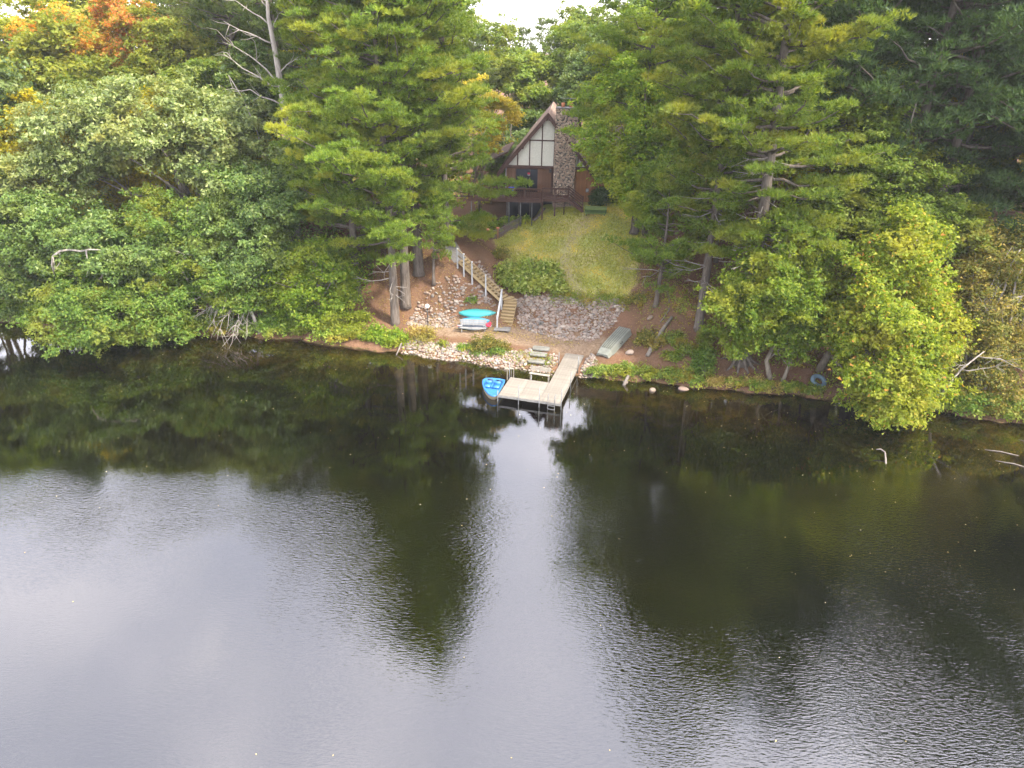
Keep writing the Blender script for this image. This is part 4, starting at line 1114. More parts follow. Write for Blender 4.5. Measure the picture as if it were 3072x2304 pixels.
def pine_meshes(seed, Ht, Lmax, z0, tr, ntuft=26, dead=(0, 0), tl=.30, nb=9, lean=(0, 0), step=.66, keep=None, clump=.74, bias=None, width=.048, sparse=1.0, boughs=()):
    """one white pine at the origin: (trunk Acc, crown Acc)"""
    rg = np.random.default_rng(seed)
    wood, crown, bare = Acc(), Acc(), []
    n = 14
    t = np.linspace(0, 1, n)
    tp = np.stack([lean[0] * t ** 1.3 + .12 * np.sin(t * 5 + seed), lean[1] * t + .1 * np.sin(t * 4 + 1 + seed), -.2 + (Ht + .2) * t], 1)
    rr = tr * (1 - t * .93); rr[0] *= 1.5; rr[1] *= 1.05
    tube(wood, np.insert(tp, 1, [tp[0] * .94 + tp[1] * .06 + np.array([0, 0, .25])], 0), np.insert(rr, 1, tr * 1.1), 10)
    axis = lambda z: np.array([np.interp(z, tp[:, 2], tp[:, 0]), np.interp(z, tp[:, 2], tp[:, 1]), z])
    rad = lambda z: np.interp(z, tp[:, 2], rr)
    z = z0
    while z < Ht - .3:
        f = (z - z0) / (Ht - z0)
        prof = (min(1.0, .62 + f * 1.5) if f < .3 else (1.0 - ((f - .3) / .7) ** 2.1)) * Lmax + .5
        for _ in range(rg.integers(2, 5) if f > .12 else rg.integers(1, 4)):
            if rg.random() > sparse: continue
            az = rg.uniform(0, 6.283)
            L_ = prof * rg.uniform(.5, 1.12)
            if bias is not None: L_ *= 1 + bias[1] * math.cos(az - bias[0])
            el = R(rg.uniform(-8, 18) + 30 * f)
            s0 = axis(z + rg.uniform(-.2, .2))
            hd = np.array([math.cos(az), math.sin(az), 0])
            e = s0 + hd * L_ * math.cos(el) + np.array([0, 0, L_ * math.sin(el)])
            if keep is not None and not keep(e): continue
            bp = bent(s0, e, rg, 7, -.05, .035)
            bp[-2:, 2] += .05 * L_
            tube(wood, bp, np.linspace(min(.05 + L_ * .012, rad(z) * .6), .012, 7), 5)
            side = np.array([-hd[1], hd[0], 0])
            npad = max(2, int(L_ * 1.25))
            for j in range(npad):
                u = .34 + .68 * (j + rg.uniform(0, .9)) / npad
                w = L_ * .30 * math.sin(min(u, 1) * math.pi * .85 + .25)
                bpt = np.array([np.interp(min(u, 1) * 6, range(7), bp[:, q]) for q in range(3)])
                cc = bpt + side * rg.uniform(-w, w) + np.array([0, 0, rg.uniform(0, .15)])
                if j % 2 == 0: tube(wood, bent(bpt - hd * .3, cc, rg, 3), [.018, .012, .008], 3, False)
                hi_ = cc[2] > 23.5
                m_ = int(ntuft * rg.uniform(.65, 1.35) * (.5 if hi_ else 1))
                cr = clump * rg.uniform(.7, 1.35)
                dd = unit(rg.normal(0, 1, (m_, 3))) * (rg.uniform(0, 1, m_) ** .45)[:, None]
                dd[:, 2] = np.abs(dd[:, 2]) * .9 - .15
                P = cc + dd * cr * np.array([1.1, 1.1, .62])
                tufts(crown, P, unit(dd * np.array([1, 1, .4]) + hd * .25), tl * (1.35 if hi_ else 1), rg, nb - (2 if hi_ else 0), width * (2.4 if hi_ else 1))
        z += step * rg.uniform(.6, 1.4)
    for (ex, ey, ez) in boughs:               # single long limbs with pads over their outer half
        e = np.array([ex, ey, ez]); s0 = axis(max(ez - .12 * math.hypot(ex, ey), 1.5))
        bp = bent(s0, e, rg, 7, .03, .03); tube(wood, bp, np.linspace(.09, .015, 7), 5)
        hd = unit((e - s0) * np.array([1, 1, 0])); side = np.array([-hd[1], hd[0], 0])
        for j in range(9):
            u = .5 + .52 * j / 8
            bpt = np.array([np.interp(min(u, 1) * 6, range(7), bp[:, q]) for q in range(3)])
            cc = bpt + side * rg.uniform(-.9, .9) + np.array([0, 0, rg.uniform(-.1, .2)])
            m_ = int(ntuft * rg.uniform(.8, 1.4)); dd = unit(rg.normal(0, 1, (m_, 3))) * (rg.uniform(0, 1, m_) ** .45)[:, None]; dd[:, 2] = np.abs(dd[:, 2]) * .9 - .15
            tufts(crown, cc + dd * clump * rg.uniform(.8, 1.2) * np.array([1.1, 1.1, .62]), unit(dd * np.array([1, 1, .4]) + hd * .25), tl, rg, nb, width)
    for _ in range(dead[0]):
        z_ = rg.uniform(2.0, dead[1]); az = rg.uniform(2.6, 6.0); L_ = rg.uniform(.9, 3.4)
        s0 = axis(z_); e = s0 + np.array([math.cos(az) * L_, math.sin(az) * L_, rg.uniform(-.4, .35)])
        bp = bent(s0, e, rg, 5, -.06, .05)
        db = Acc(); bare.append(db); tube(db, bp, np.linspace(.045, .012, 5), 4)
        for _k in range(2):
            q_ = bp[rg.integers(2, 4)]; tube(db, bent(q_, q_ + (e - s0) * rg.uniform(.2, .4) + rg.normal(0, .2, 3), rg, 4), [.02, .016, .012, .008], 3)
    pine_meshes.bare = bare
    return wood, crown

def place_pine(name, label, base, wood_me, crown_me, rz=0.0, sc=1.0, group=None):
    b = (base[0], base[1], float(ground(base[0], base[1])))
    root = empty(name, b, rz, label, 'tree', group)
    root.scale = (sc, sc, sc)
    link('trunk', wood_me, root); link('crown', crown_me, root)
    return root

def pine(name, label, base, mat, seed, Ht, Lmax, z0, tr, rz=0.0, **kw):
    w, c = pine_meshes(seed, Ht, Lmax, z0, tr, **kw)
    rt_ = place_pine(name, label, base, w.mesh('trunk', bark_pine, True), c.mesh('crown', mat), rz)
    for db in pine_meshes.bare: db.obj('dead_branch', bark_grey, rt_, True)
    return rt_

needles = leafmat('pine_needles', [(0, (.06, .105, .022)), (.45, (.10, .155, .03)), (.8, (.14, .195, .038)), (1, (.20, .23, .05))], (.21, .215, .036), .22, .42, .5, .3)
needles_dark = leafmat('shaded_pine_needles', [(0, (.025, .05, .026)), (.5, (.04, .075, .034)), (1, (.075, .11, .045))], (.05, .09, .03), .25, .3, .5, .3)  # needle colour darkened to hold the shaded side of the right-hand pines
needles_far = leafmat('far_pine_needles', [(0, (.045, .075, .03)), (.5, (.07, .10, .038)), (1, (.11, .14, .05))], (.10, .11, .04), .2, .35)
oak_pale = leafmat('pale_oak_leaves', [(0, (.055, .08, .03)), (.4, (.095, .125, .048)), (.75, (.14, .17, .075)), (1, (.22, .235, .12))], (.13, .13, .035), .3, .34, .42, .45)
oak_dark = leafmat('oak_leaves', [(0, (.035, .065, .022)), (.45, (.06, .10, .03)), (.8, (.09, .135, .042)), (1, (.15, .18, .075))], (.10, .125, .03), .35, .36, .42, .4)
oak_mid = leafmat('mid_green_leaves', [(0, (.045, .085, .02)), (.5, (.075, .13, .028)), (.85, (.11, .165, .036)), (1, (.17, .2, .055))], (.15, .16, .03), .4, .4)
maple_lime = leafmat('lime_maple_leaves', [(0, (.075, .12, .014)), (.4, (.13, .175, .02)), (.75, (.185, .22, .03)), (.95, (.26, .26, .05)), (1, (.36, .14, .05))], (.20, .195, .028), .3, .48, tint=(1.2, 1.15, .5))
maple_green = leafmat('green_maple_leaves', [(0, (.06, .11, .014)), (.4, (.105, .165, .02)), (.8, (.15, .205, .028)), (1, (.22, .24, .045))], (.19, .2, .028), .35, .46)
maple_soft = leafmat('soft_maple_leaves', [(0, (.06, .10, .018)), (.5, (.10, .15, .028)), (1, (.17, .20, .055))], (.16, .17, .03), .3, .46)
yellow_l = leafmat('yellow_leaves', [(0, (.15, .16, .012)), (.5, (.27, .25, .016)), (1, (.40, .32, .025))], (.2, .2, .015), .4, .55, tint=(1.3, 1.15, .4))
gold_l = leafmat('golden_leaves', [(0, (.22, .19, .03)), (.5, (.36, .29, .05)), (1, (.48, .37, .09))], (.22, .22, .04), .6, .5)
orange_l = leafmat('orange_leaves', [(0, (.22, .17, .03)), (.4, (.42, .24, .045)), (.8, (.55, .22, .06)), (1, (.5, .36, .08))], (.34, .3, .05), .5, .48)
red_l = leafmat('red_orange_leaves', [(0, (.16, .16, .03)), (.35, (.24, .2, .035)), (.7, (.42, .13, .06)), (1, (.5, .2, .07))], (.2, .2, .04), .45, .45, pfac=(.52, .6))
ygreen_l = leafmat('yellow_green_leaves', [(0, (.10, .135, .025)), (.5, (.17, .2, .035)), (1, (.27, .27, .06))], (.2, .19, .03), .35, .45)
olive_l = leafmat('olive_leaves', [(0, (.06, .075, .02)), (.45, (.11, .12, .032)), (.8, (.17, .155, .05)), (.95, (.25, .17, .06)), (1, (.4, .33, .08))], (.17, .13, .04), .5, .4)
shrub_l = leafmat('shrub_leaves', [(0, (.06, .11, .02)), (.5, (.11, .17, .035)), (.85, (.18, .22, .06)), (1, (.27, .27, .1))], (.19, .19, .03), .8, .42)
pale_shrub = leafmat('pale_shrub_leaves', [(0, (.10, .15, .03)), (.4, (.19, .25, .06)), (.8, (.30, .34, .12)), (1, (.45, .45, .25))], (.30, .31, .08), .8, .42)
dark_shrub = leafmat('yew_leaves', [(0, (.018, .035, .016)), (1, (.05, .085, .035))], None, .5, .25)
weed_l = leafmat('weed_leaves', [(0, (.06, .10, .02)), (.5, (.11, .16, .03)), (1, (.2, .22, .05))], (.22, .17, .04), .9, .42)
straw_l = leafmat('dry_grass', [(0, (.17, .13, .05)), (.5, (.26, .2, .08)), (1, (.36, .28, .13))], (.18, .17, .05), .7, .4)

# --- white pines left of the stairs
pine('white_pine', 'tall white pine with its thick trunk nearest the water, left of the lamp', (-10.1, 56.6), needles, 101, 35, 5.6, 6.0, .36, ntuft=36, dead=(8, 6), bias=(3.6, .35))
big_pine = pine('white_pine', 'tall white pine uphill beside the wooden stairs, branches reaching toward the house', (-8.4, 60.4), needles, 103, 39, 6.8, 8.5, .42, ntuft=36, dead=(6, 8), keep=lambda e: e[0] < 6.0)
place_pine('white_pine', 'tall white pine just behind the one nearest the water', (-9.3, 58.4), *[[c_.data for c_ in big_pine.children if c_.name.startswith(k_)][0] for k_ in ('trunk', 'crown')], 2.3, .97)
pine('white_pine', 'full white pine between the stairs and the deck', (-6.0, 63.6), needles, 104, 26, 5.6, 2.6, .30, ntuft=36, keep=lambda e: e[0] < (5.2 if e[2] < 5 else 3.9), boughs=[(6.9, -.7, 5.2), (5.3, -1.5, 4.4), (3.6, -.6, 2.2), (3.4, -1.8, .6)])
pine('young_pine', 'slim young pine standing on the needle-covered slope left of the railing', (-6.8, 59.2), needles, 105, 8.5, 1.7, 2.2, .15, ntuft=22, step=.5)
pine('white_pine', 'broad white pine left of the trio, low boughs over the bank', (-13.6, 59.2), needles, 106, 30, 5.6, 3.2, .36, ntuft=36)
pine('white_pine', 'tall white pine behind the dead snag', (-18.5, 70), needles_far, 107, 25, 5.0, 8, .3)
# --- right of the lawn
pine('white_pine', 'tall white pine by the corner of the house, boughs brushing the chimney', (11.2, 65.0), needles, 111, 29, 6.6, 11.5, .36, ntuft=36, keep=lambda e: e[0] > -6.6 or e[2] > 11, boughs=[(-6.2, .3, 9.9), (-6.8, .0, 8.6), (-5.0, -1, 7.2), (-5.6, .8, 11.2)])
pine('white_pine', 'short slim pine with low spreading boughs at the right edge of the lawn', (11.9, 55.6), needles, 112, 11, 3.9, 1.7, .19, ntuft=34, dead=(4, 4), tl=.3)
str_pine = pine('white_pine', 'straight white pine between the short slim pine and the great rooted pine', (14.8, 52.7), needles, 113, 35, 5.2, 8.0, .34, ntuft=36, dead=(16, 12), lean=(-.6, 0))
pine('white_pine', 'great white pine with flared roots at the right bank', (17.3, 49.2), needles, 114, 39, 6.6, 9.0, .5, ntuft=36, dead=(26, 15), lean=(-1.0, .5), boughs=[(-.6, 2.4, 13.2), (-3.7, .9, 8.2), (-2.0, -1.5, 10.2), (2.0, -1.6, 11.5)])
place_pine('white_pine', 'white pine standing behind the green maples on the right bank', (22.5, 63), *[[c_.data for c_ in str_pine.children if c_.name.startswith(k_)][0] for k_ in ('trunk', 'crown')], 2.0, 1.0)

# --- deciduous trees seen one by one
TR = [
 ('oak_tree', 'big pale grey-green oak with a forked trunk in the left wood', 'tree', (-26.1, 63.9), [(-32.1, 64, 16.3, 5.9, 5.0, 3.3), (-25.4, 63, 13.9, 4.7, 4.0, 3.4), (-37.2, 64, 14.7, 4.8, 4.1, 3.2), (-25.2, 65, 15.2, 3.2, 3.1, 2.8), (-41.0, 63, 11.7, 3.6, 3.1, 2.6)], oak_pale, bark_oak, dict(tr=.42, leaf=.30, dens=62, clump=.75)),
 ('oak_tree', 'dull green oak on the bank at the far left', 'tree', (-41.1, 58.6), [(-40.3, 58.5, 8.8, 3.8, 3.3, 2.4), (-35.5, 57.5, 7.6, 4.2, 3.6, 2.8), (-41.3, 58, 4.6, 3.1, 2.7, 2.1), (-31.4, 57, 6.2, 3.1, 2.6, 2.2)], oak_dark, bark_oak, dict(tr=.34, leaf=.26, dens=80)),
 ('oak_tree', 'low oak reaching out over the water at the left', 'tree', (-37.6, 57.6), [(-33.1, 54, 2.2, 4.5, 3.8, 2.6), (-35.3, 55.5, 4.3, 3.4, 2.9, 2.0), (-29.7, 55, 1.2, 2.7, 2.3, 1.5)], oak_mid, bark_oak, dict(tr=.3, leaf=.24, dens=90)),
 ('oak_tree', 'round green oak in front of the dead snag', 'tree', (-20.0, 62.6), [(-21.4, 60, 10.3, 4.3, 3.6, 3.3), (-23.1, 59, 7.0, 5.1, 4.3, 2.5), (-18.7, 62, 11.4, 3.2, 2.7, 2.5)], oak_dark, bark_oak, dict(tr=.3, leaf=.25, dens=85)),
 ('oak_tree', 'layered oak with flat green tiers above the bare drooping branches', 'tree', (-26.2, 59.7), [(-26.8, 60, 8.6, 3.9, 3.3, 2.3), (-29.8, 60, 9.0, 2.7, 2.3, 2.1), (-25.7, 57.5, 5.2, 4.7, 3.0, 1.2), (-22.7, 57, 3.3, 3.5, 2.4, 1.0), (-28.6, 57, 3.2, 3.1, 2.4, 1.3)], oak_mid, bark_oak, dict(tr=.26, leaf=.24, dens=85)),
 ('maple_tree', 'small bushy maple on the bank left of the pines', 'tree', (-15.8, 56.2), [(-16.4, 57.5, 4.9, 3.3, 2.6, 3.0), (-14.6, 56.7, 2.2, 2.4, 1.9, 2.2), (-18.4, 57, 2.6, 2.4, 2.0, 2.0)], maple_green, bark_light, dict(tr=.14, leaf=.22, dens=105, trunks=[(0, 0, .13), (-.5, .3, .11)])),
 ('maple_tree', 'bright yellow understorey maple glowing behind the pale oak', 'tree', (-39.7, 70.4), [(-40.0, 72, 11.9, 4.1, 3.5, 3.9), (-44.1, 70, 9.6, 3.1, 2.7, 2.9)], yellow_l, bark_oak, dict(tr=.2, leaf=.30, dens=55)),
 ('maple_tree', 'tall narrow yellow maple behind the dead snag', 'tree', (-26.9, 71.8), [(-25.2, 70, 12.8, 2.6, 2.2, 5.1), (-30.1, 69, 9.9, 3.5, 3.0, 2.8)], yellow_l, bark_oak, dict(tr=.2, leaf=.30, dens=55)),
 ('maple_tree', 'low yellow-green maple in the shade of the left wood', 'tree', (-35.6, 69.6), [(-34.8, 69, 8.6, 4.0, 3.4, 2.8)], yellow_l, bark_oak, dict(tr=.18, leaf=.30, dens=55)),
 ('broadleaf_tree', 'tall pale yellow-green tree at the top left corner', 'tree', (-52, 81), [(-50.8, 80, 21.4, 4.3, 3.6, 4.5), (-51.9, 78, 16.7, 3.8, 3.2, 3.0)], ygreen_l, bark_oak, dict(tr=.3, leaf=.34, dens=45, clump=.8)),
 ('maple_tree', 'orange autumn maple at the top of the left wood', 'tree', (-45.5, 80), [(-45.2, 78, 22.0, 3.4, 2.9, 2.6), (-41.7, 77, 21.0, 2.7, 2.3, 2.4), (-44, 78, 18.6, 3, 2.5, 2)], orange_l, bark_oak, dict(tr=.26, leaf=.32, dens=52, clump=.7)),
 ('maple_tree', 'red-tipped autumn maple beside the orange one', 'tree', (-37.5, 79), [(-36.6, 76, 23.0, 2.9, 2.4, 3.2), (-39.2, 77, 24.6, 1.8, 1.5, 1.9), (-35.6, 76, 19.6, 2.6, 2.2, 2)], red_l, bark_oak, dict(tr=.26, leaf=.30, dens=52, clump=.6)),
 ('broadleaf_tree', 'yellow-green tree right of the red-tipped maple', 'tree', (-33.6, 77), [(-32.2, 75, 21.0, 4.0, 3.4, 3.5), (-34.7, 74, 18.8, 3.1, 2.6, 2.3), (-30.5, 75, 17.6, 3.0, 2.6, 2.5)], ygreen_l, bark_oak, dict(tr=.26, leaf=.32, dens=50)),
 ('broadleaf_tree', 'dull green tree filling the wood above the pale oak', 'tree', (-33.6, 73.5), [(-28.7, 70, 17.7, 4.3, 3.6, 2.7), (-37.6, 72, 18.2, 3.5, 3.0, 2.3)], maple_soft, bark_oak, dict(tr=.26, leaf=.32, dens=50)),
 ('broadleaf_tree', 'hazy green tree directly behind the house roof', 'tree', (2.5, 94), [(2.6, 95, 15.6, 3.4, 2.9, 4.4), (0.2, 94, 18.6, 2.6, 2.2, 3.0)], maple_soft, bark_oak, dict(tr=.24, leaf=.34, dens=45)),
 ('broadleaf_tree', 'pale green tree behind the chimney', 'tree', (6.1, 92), [(7.1, 100, 18.0, 2.8, 2.5, 3.8), (4.2, 90, 14.5, 3.3, 2.8, 3.5)], maple_soft, bark_oak, dict(tr=.24, leaf=.34, dens=45)),
 ('broadleaf_tree', 'dark green bushy tree left of the house gable', 'tree', (-0.6, 83), [(0.3, 86, 12.3, 3.2, 2.7, 3.4), (-1.2, 82, 9.9, 2.6, 2.2, 2.2)], oak_dark, bark_oak, dict(tr=.2, leaf=.32, dens=55)),
 ('birch_tree', 'golden-leaved tree between the pines and the house gable', 'tree', (-3.6, 74.5), [(-2.0, 73, 16.4, 1.9, 1.6, 2.0), (-2.8, 72, 13.9, 1.1, 1.0, 1.7), (-4.2, 73, 17.8, 1.8, 1.5, 1.8)], gold_l, bark_light, dict(tr=.16, leaf=.26, dens=62, clump=.5, droop=.6)),
 ('maple_tree', 'leafy green maple between the lawn and the right end of the house', 'tree', (12.0, 64.4), [(9.4, 63, 19.1, 3.2, 2.7, 3.6), (7.7, 62, 15.2, 2.6, 2.4, 2.4), (8.9, 61, 12.6, 2.0, 1.8, 1.3), (12.2, 61, 13.6, 3.3, 2.8, 3.7), (13.7, 63, 17.7, 2.3, 2.0, 3.3), (11.4, 60.5, 10.9, 1.9, 1.6, 1.6)], maple_green, bark_oak, dict(tr=.24, leaf=.24, dens=78, clump=.62, droop=.3)),
 ('maple_tree', 'small yellow maple peeking between the right-hand pines', 'tree', (29, 70), [(27.4, 68, 22.0, 1.9, 1.6, 1.7), (26.1, 68, 20.4, 1.6, 1.4, 1.5)], gold_l, bark_oak, dict(tr=.2, leaf=.3, dens=60)),
 ('maple_tree', 'green maple with twin trunks at the right water edge', 'tree', (19.5, 47.4), [(17.3, 47.5, 7.1, 3.4, 2.8, 2.9), (19.0, 48.5, 10.1, 3.2, 2.7, 3.1), (17.0, 47.3, 4.4, 2.3, 1.6, 1.6), (20.7, 48, 6.9, 2.6, 2.2, 2.9), (19.8, 46.8, 4.6, 1.9, 1.4, 1.7)], maple_green, bark_light, dict(tr=.16, leaf=.22, dens=100, clump=.55, trunks=[(-.35, -.05, .17), (.5, -.1, .12)])),
 ('maple_tree', 'bright lime-green maple leaning out over the water at the right', 'tree', (22.9, 48.1), [(24.7, 44.5, 6.2, 3.2, 3.0, 3.2), (25.6, 46, 9.2, 3.0, 2.8, 3.0), (26.4, 47, 11.8, 1.8, 1.8, 1.8), (24.9, 42.4, 2.7, 2.4, 2.4, 2.3), (26.3, 42.6, 2.2, 2.2, 1.8, 1.9), (27.7, 44.0, 5.6, 1.7, 1.6, 2.4), (23.0, 45.2, 6.4, 1.5, 1.3, 1.8)], maple_lime, bark_light, dict(tr=.24, leaf=.24, dens=112, clump=.58, droop=.2)),
 ('maple_tree', 'tall feathery green maple rising above the lime-green one', 'tree', (28.0, 56.0), [(25.1, 53, 17.0, 2.6, 2.2, 4.2), (24.0, 52, 13.0, 3.3, 2.8, 3.5), (27.9, 52, 13.3, 3.0, 2.5, 3.2), (30.8, 50, 11.2, 2.5, 2.1, 2.1), (26.8, 50, 11.2, 3.3, 2.8, 2.1)], maple_soft, bark_oak, dict(tr=.26, leaf=.22, dens=82, clump=.6, upw=.9, flat=.4)),
 ('thicket_tree', 'olive-brown leaning thicket tree at the far right bank', 'tree', (32.6, 44.6), [(32.9, 47, 7.1, 2.9, 2.5, 4.4), (34.5, 48, 9.8, 2.6, 2.2, 3.1), (31.9, 45.5, 3.4, 2.3, 1.9, 2.6), (35.0, 45, 3.0, 2.6, 2.2, 2.8)], olive_l, bark_grey, dict(tr=.16, leaf=.18, dens=92, clump=.6, trunks=[(0, 0, .16), (.8, .6, .12), (-.6, .9, .1)])),
]
for i_, (nm, lb, ct, bs, bb, mt, bk, kw) in enumerate(TR):
    make_tree(nm, lb, ct, (bs[0], bs[1], 0), bb, mt, bk, 300 + i_, **kw)

# --- woodland behind: a few kinds copied tree by tree
def blob_tree(seed, Ht, r, mat, leaf=.4, dens=34):
    """an origin-based broadleaf (trunk mesh, crown mesh) for copying"""
    rt = make_tree('broadleaf_tree', 'x', 'tree', (0, 60, 0), [(0, 60, 8 + Ht * .68, r, r, Ht * .3), (r * .5, 60.4, 8 + Ht * .5, r * .8, r * .8, Ht * .22), (-r * .5, 59.5, 8 + Ht * .55, r * .8, r * .8, Ht * .22)], mat, bark_oak, seed, tr=.24, leaf=leaf, dens=dens, clump=.85)
    ms_ = [ch.data for ch in rt.children]
    zoff = rt.location.z
    for ch in list(rt.children): bpy.data.objects.remove(ch)
    bpy.data.objects.remove(rt)
    w = [q for q in ms_ if q.name.startswith('trunk')][0]; c_ = [q for q in ms_ if q.name.startswith('crown')][0]
    return w, c_
kinds = []
for s_, Ht, Lm, z0 in ((201, 22, 4.4, 4.5), (202, 19, 3.8, 3.0), (203, 25, 4.6, 8)):
    w_, c_ = pine_meshes(s_, Ht, Lm, z0, .3, ntuft=13, tl=.46, nb=6, step=.85, clump=.8, width=.085)
    kinds.append(('forest_pine', w_.mesh('trunk', bark_pine, True), c_.mesh('crown', needles_far)))
w_, c_ = pine_meshes(204, 27, 5.0, 4.0, .34, ntuft=26, tl=.34, nb=8, step=.8, clump=.78, width=.055)
dark_kind = ('dark_pine', w_.mesh('trunk', bark_pine, True), c_.mesh('crown', needles_dark))
w_, c_ = pine_meshes(205, 24, 4.6, 2.0, .32, ntuft=26, tl=.34, nb=8, step=.8, clump=.78, width=.055)
dark_kind2 = ('dark_pine', w_.mesh('trunk', bark_pine, True), c_.mesh('crown', needles_dark))
for s_, Ht, r_, mt in ((211, 15, 3.6, oak_dark), (212, 14, 3.4, maple_soft), (213, 13, 3.2, ygreen_l), (214, 14, 3.2, yellow_l)):
    w_, c_ = blob_tree(s_, Ht, r_, mt)
    kinds.append(('forest_broadleaf', w_, c_))

w_, c_ = pine_meshes(206, 28, 5.0, 4.5, .32, ntuft=28, tl=.28, nb=8, step=.75, clump=.75, width=.045)
tall_kind = ('dark_pine', w_.mesh('trunk', bark_pine, True), c_.mesh('crown', needles_dark))
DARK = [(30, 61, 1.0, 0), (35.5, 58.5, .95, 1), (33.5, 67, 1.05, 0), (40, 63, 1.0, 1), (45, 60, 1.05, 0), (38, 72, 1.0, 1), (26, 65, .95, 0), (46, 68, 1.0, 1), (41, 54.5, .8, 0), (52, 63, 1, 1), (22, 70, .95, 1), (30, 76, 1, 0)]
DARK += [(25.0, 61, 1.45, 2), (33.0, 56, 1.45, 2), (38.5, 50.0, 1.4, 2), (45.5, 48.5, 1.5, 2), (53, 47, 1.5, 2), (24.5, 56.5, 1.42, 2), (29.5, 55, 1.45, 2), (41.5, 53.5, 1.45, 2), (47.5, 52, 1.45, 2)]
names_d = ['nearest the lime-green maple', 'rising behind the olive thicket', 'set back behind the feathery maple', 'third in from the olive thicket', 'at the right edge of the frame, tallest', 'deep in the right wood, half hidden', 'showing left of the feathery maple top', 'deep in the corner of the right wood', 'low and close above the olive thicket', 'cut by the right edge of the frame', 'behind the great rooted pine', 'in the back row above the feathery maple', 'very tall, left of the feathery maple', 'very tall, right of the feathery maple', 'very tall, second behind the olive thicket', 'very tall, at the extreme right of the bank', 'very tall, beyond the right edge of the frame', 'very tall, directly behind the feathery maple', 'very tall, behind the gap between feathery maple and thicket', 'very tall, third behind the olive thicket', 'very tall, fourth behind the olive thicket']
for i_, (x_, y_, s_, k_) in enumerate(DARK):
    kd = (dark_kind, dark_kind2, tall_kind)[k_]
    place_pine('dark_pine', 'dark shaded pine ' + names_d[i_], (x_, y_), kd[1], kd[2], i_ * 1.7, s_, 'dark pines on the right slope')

rf = np.random.default_rng(77)
def far_tree(x_, y_, k_, s_, where):
    kd = kinds[k_]
    pal = {0: 'grey-green forest pine', 1: 'grey-green forest pine', 2: 'grey-green forest pine', 3: 'dark green broadleaf tree', 4: 'soft green broadleaf tree', 5: 'yellow-green broadleaf tree', 6: 'yellow broadleaf tree'}[k_]
    rt = place_pine(kd[0], f'{pal}', (x_, y_), kd[1], kd[2], rf.uniform(0, 6.28), s_, f'{pal}s {where}')
    return rt
# left wood
for x_, y_, k_, s_ in [(-14, 68, 3, .9), (-22, 76, 0, .95), (-16, 77, 5, 1.0), (-10, 72, 3, .8), (-29, 80, 4, 1.05), (-47, 66, 3, .95), (-50, 62, 4, .9), (-44, 74, 5, 1.0), (-54, 70, 0, .9), (-58, 76, 3, 1.1), (-62, 68, 4, 1.0), (-60, 84, 5, 1.2), (-36, 86, 4, 1.1), (-26, 86, 0, 1.0), (-48, 88, 5, 1.2), (-42, 65, 6, .75), (-31, 66, 6, .7), (-18.5, 73, 6, .8), (-24.5, 71, 3, .8), (-12, 66, 5, .75), (-66, 80, 0, 1.1), (-70, 72, 3, 1.1), (-56, 60.5, 3, .8), (-63, 62, 5, .9), (-47.5, 60.5, 4, .45), (-52, 62, 3, .45), (-57, 64, 4, .5), (-44, 63, 3, .5), (-62, 66, 3, .5), (-50, 67, 4, .55), (-27, 75, 2, 1.15), (-22.5, 74, 2, 1.25), (-33, 79, 2, 1.1)]:
    far_tree(x_, y_, k_, s_, 'in the wood behind the left bank')
# behind the house
for x_, y_, k_, s_ in [(-9, 84, 0, .85), (-5, 90, 2, .72), (-3, 98, 4, 1.05), (1, 104, 0, .78), (5, 106, 1, .88), (9, 104, 4, 1.05), (10, 90, 3, .85), (13, 96, 0, .85), (14, 84, 3, .9), (-8, 100, 4, 1.1), (-13, 94, 0, .9), (-17, 88, 4, 1.1), (4.5, 84, 1, .42), (1.5, 80, 3, .45), (7, 96, 4, .95), (17, 88, 4, 1.0), (-1, 112, 0, .8), (11, 114, 1, .9), (4, 118, 0, .8), (-12, 108, 3, 1.2), (-20, 98, 0, 1.0), (19, 100, 0, .95), (-2.5, 78, 1, .4), (9, 83, 4, .6), (12.5, 80, 4, .62), (16, 83, 3, .7), (7, 88, 3, .7), (11, 100, 4, .9), (15, 92, 4, .9), (20, 82, 3, .8)]:
    if -9 < x_ < 13: s_ *= {0: .86, 1: .88, 2: .88}.get(k_, .84)
    far_tree(x_, y_, k_, s_, 'in the wood behind the house')
# right wood
for x_, y_, k_, s_ in [(16, 72, 5, .85), (19, 64, 3, .75), (23, 78, 0, 1.0), (26, 84, 4, 1.1), (34, 84, 3, 1.1), (44, 78, 0, 1.1), (24, 60, 6, .7), (17.5, 60, 5, .7), (38, 66, 6, .75), (42, 57, 6, .6), (54, 72, 3, 1.1), (50, 54, 3, .8), (58, 64, 0, 1.0), (46, 50, 4, .7), (15, 78, 4, .9), (28, 92, 0, 1.1), (42, 90, 5, 1.2), (56, 84, 0, 1.2), (62, 74, 4, 1.2), (40, 48, 5, .55), (44, 46, 3, .6), (50, 46, 4, .8), (56, 50, 0, .8), (34, 62, 3, .5), (37, 60, 4, .5), (30, 66, 3, .55), (43, 66, 4, .6), (48, 64, 3, .6), (36, 76, 5, .7), (27, 72, 3, .6)]:
    far_tree(x_, y_, k_, s_, 'in the wood behind the right bank')

